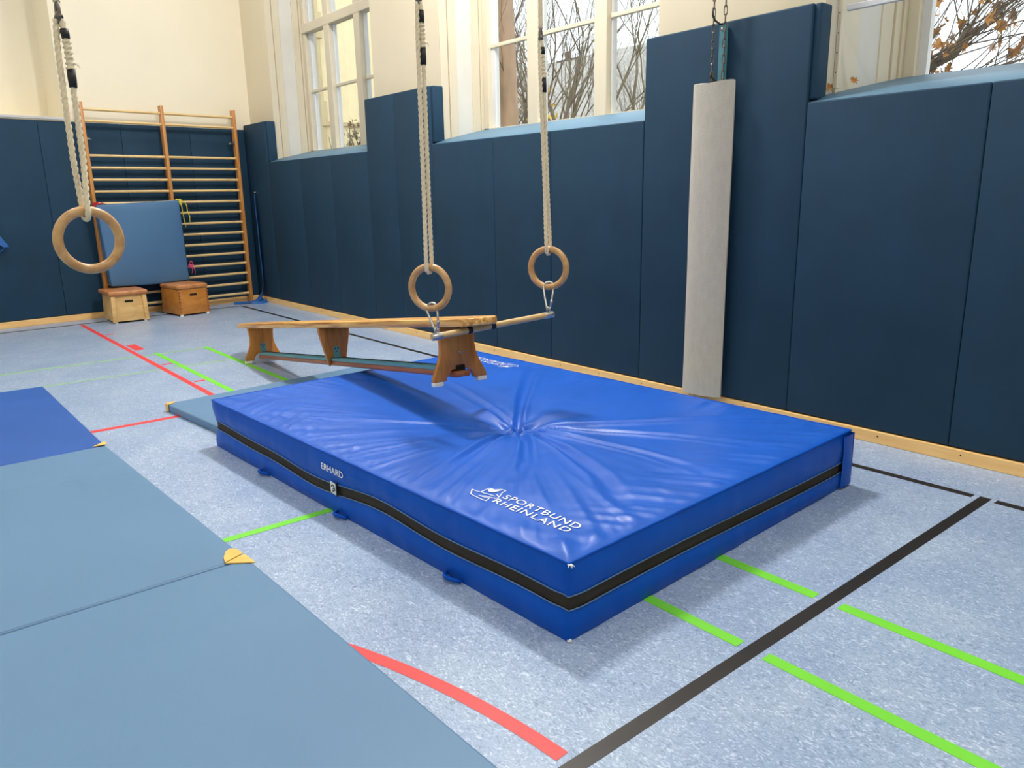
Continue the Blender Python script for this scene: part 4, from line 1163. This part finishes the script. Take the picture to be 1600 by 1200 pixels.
bare_tree('multi-stemmed bare tree in the centre of the middle window', 12.35, 13.05, [((0.12, 0.1, 1), 1.15, 0), ((-0.25, 0.45, 1), 0.75, 0.5), ((0.35, -0.45, 1), 0.7, 1.0), ((-0.1, 0.2, 1), 0.6, 0.0)], 11, m_bark2, r=0.155, L_=2.6)
bare_tree('leaning dark tree stem just right of the mottled brown trunk', 8.72, 9.9, [((-0.09, 0.06, 1), 1.5, 0), ((0.25, -0.2, 0.8), 0.6, 2.2)], 21, m_twig, depth=4, r=0.055, L_=2.2)
bare_tree('slim bare tree in front of the slate roof at the right of the middle window', 17.2, 15.5, [((0.1, -0.2, 1), 0.7, 0), ((-0.2, -0.5, 1), 0.6, 0.6), ((0.2, 0.3, 1), 0.5, 0.3)], 31, m_twig, depth=5, r=0.10, L_=2.3)
bare_tree('distant bare tree beside the chimney of the slate roofed house', 16.0, 19.5, [((0.0, 0.1, 1), 0.9, 0), ((0.1, -0.4, 1), 0.7, 0.6)], 41, m_twig, depth=5, r=0.12, L_=2.4)
# leafy plane branches outside the right window
t = thing('leafy_plane_tree', 'plane tree branches with brown autumn leaves outside the right window', 'tree', (9.75, 4.9, -0.68))
rnd = random.Random(5); bm = BM(); LV = []
add_tube(bm, [(-0.3, 1.0, 0), (-0.25, 0.9, 1.8), (-0.1, 0.35, 2.9), (0.05, -0.2, 3.3), (0.25, -0.55, 3.55), (0.48, -0.72, 3.68), (0.62, -0.82, 3.95)], [0.20, 0.16, 0.11, 0.085, 0.06, 0.055, 0.07], 10)
add_tube(bm, [(-0.2, 0.6, 2.5), (0.0, 0.1, 3.0), (0.3, -0.35, 3.12), (0.7, -0.9, 3.25), (1.2, -1.5, 3.4)], [0.09, 0.06, 0.045, 0.035, 0.02], 8)
add_tube(bm, [(-0.2, 0.2, 3.0), (0.05, -0.42, 3.36), (0.28, -0.66, 3.40), (0.62, -0.88, 3.44), (1.1, -1.3, 3.62)], [0.07, 0.045, 0.035, 0.025, 0.012], 7)
for k in range(14):
    p = Vector((0.35+0.05*k, -0.72-0.045*k, 3.42+0.01*k)); branch(bm, p, (rnd.uniform(-0.2, 0.9), rnd.uniform(-1.0, 0.2), rnd.uniform(0.2, 1.0)), 0.007, 0.8, 1, rnd, 0.45, 0.3, 0.003, 0.72, LV)
for k in range(26):
    p = Vector((0.12+rnd.uniform(-0.1, 0.25), -0.52+rnd.uniform(-0.2, 0.15), 3.52+rnd.uniform(-0.06, 0.1)))
    branch(bm, p, (rnd.uniform(-0.5, 0.9), rnd.uniform(-1.2, 0.4), rnd.uniform(0.1, 1.0)), 0.009, 0.9, 1, rnd, 0.45, 0.3, 0.003, 0.72, LV)
for k in range(20):
    p = Vector((0.6+rnd.uniform(-0.06, 0.06), -0.8+rnd.uniform(-0.06, 0.06), 3.85+rnd.uniform(-0.1, 0.12)))
    branch(bm, p, (rnd.uniform(-0.6, 1.0), rnd.uniform(-1.3, 0.3), rnd.uniform(0.0, 1.0)), 0.009, 1.1, 1, rnd, 0.4, 0.3, 0.003, 0.72, LV)
for k in range(12):
    p = Vector((0.15+rnd.uniform(-0.1, 0.3), -0.55+rnd.uniform(-0.2, 0.15), 3.5)); branch(bm, p, (rnd.uniform(-0.5, 0.5), rnd.uniform(-0.6, 0.4), -0.8), 0.006, 0.35, 0, rnd)
obj('branches', bm, m_twig, t, True)
bm = BM(); bm2 = BM()
rnd.shuffle(LV)
for q in LV[:105]:
    mx_ = Matrix.Rotation(rnd.uniform(0, 6.28), 3, 'Z') @ Matrix.Rotation(rnd.uniform(0.6, 2.2), 3, 'X') @ Matrix.Rotation(rnd.uniform(0, 6.28), 3, 'Z')
    add_leaf(bm if rnd.random() < 0.7 else bm2, q, rnd.uniform(0.055, 0.11), mx_)
for k in range(30):
    q = (0.2+rnd.uniform(-0.15, 0.3), -0.6+rnd.uniform(-0.25, 0.2), 3.52+rnd.uniform(-0.2, 0.25))
    add_leaf(bm, q, rnd.uniform(0.05, 0.09), Matrix.Rotation(rnd.uniform(0, 6.28), 3, 'Z') @ Matrix.Rotation(rnd.uniform(0.6, 2.2), 3, 'X'))
tag(obj('foliage', bm, m_leaf, t), kind='stuff')
tag(obj('foliage', bm2, M_('faded_pinkish_leaf', srgb(170, 140, 122), 0.7, var=0.2, scale=20), t), kind='stuff', label='paler withered leaves')
# low hedge and yellow shrub
def bush(name, label, x, y, z, rx, ry, rz, col, n, s, seed):
    rnd = random.Random(seed); bm = BM()
    for k in range(n):
        a_, b_ = rnd.uniform(0, 2*PI), rnd.uniform(-1, 1); c_ = math.sqrt(1-b_*b_); q = rnd.uniform(0.5, 1)
        add_leaf(bm, (rx*c_*math.cos(a_)*q, ry*c_*math.sin(a_)*q, rz*b_*q), s*rnd.uniform(0.6, 1.2), Matrix.Rotation(rnd.uniform(0, 6.28), 3, 'Z') @ Matrix.Rotation(rnd.uniform(0, 3), 3, 'X'))
    t = thing(name, label, 'shrub', (x, y, -0.6)); o = obj('foliage', bm, M_(name+'_leaf', col, 0.8, var=0.3, scale=8), t); tag(o, kind='stuff'); o.location = (0, 0, z+0.6)
    bm = BM()
    for k in range(9): branch(bm, (rx*rnd.uniform(-0.4, 0.4), ry*rnd.uniform(-0.4, 0.4), 0), (rnd.uniform(-0.3, 0.3), rnd.uniform(-0.3, 0.3), 1), 0.03, (z+0.6)*0.9, 1, rnd)
    obj('stems', bm, m_twig, t, True)
bush('brown_hedge', 'brownish hedge at the bottom of the middle window', 17.6, 16.8, 1.8, 0.9, 4.2, 1.9, srgb(112, 92, 74), 2600, 0.12, 3)
bush('yellow_shrub', 'small yellow-leaved shrub beside the mottled trunk in the middle window', 9.55, 10.75, 2.7, 0.30, 0.30, 0.9, srgb(214, 178, 60), 130, 0.05, 4)
bush('grey_shrub', 'grey-brown shrub at the foot of the cream building wing', 8.75, 15.2, 1.7, 1.3, 0.5, 1.55, srgb(150, 136, 108), 1500, 0.07, 8)
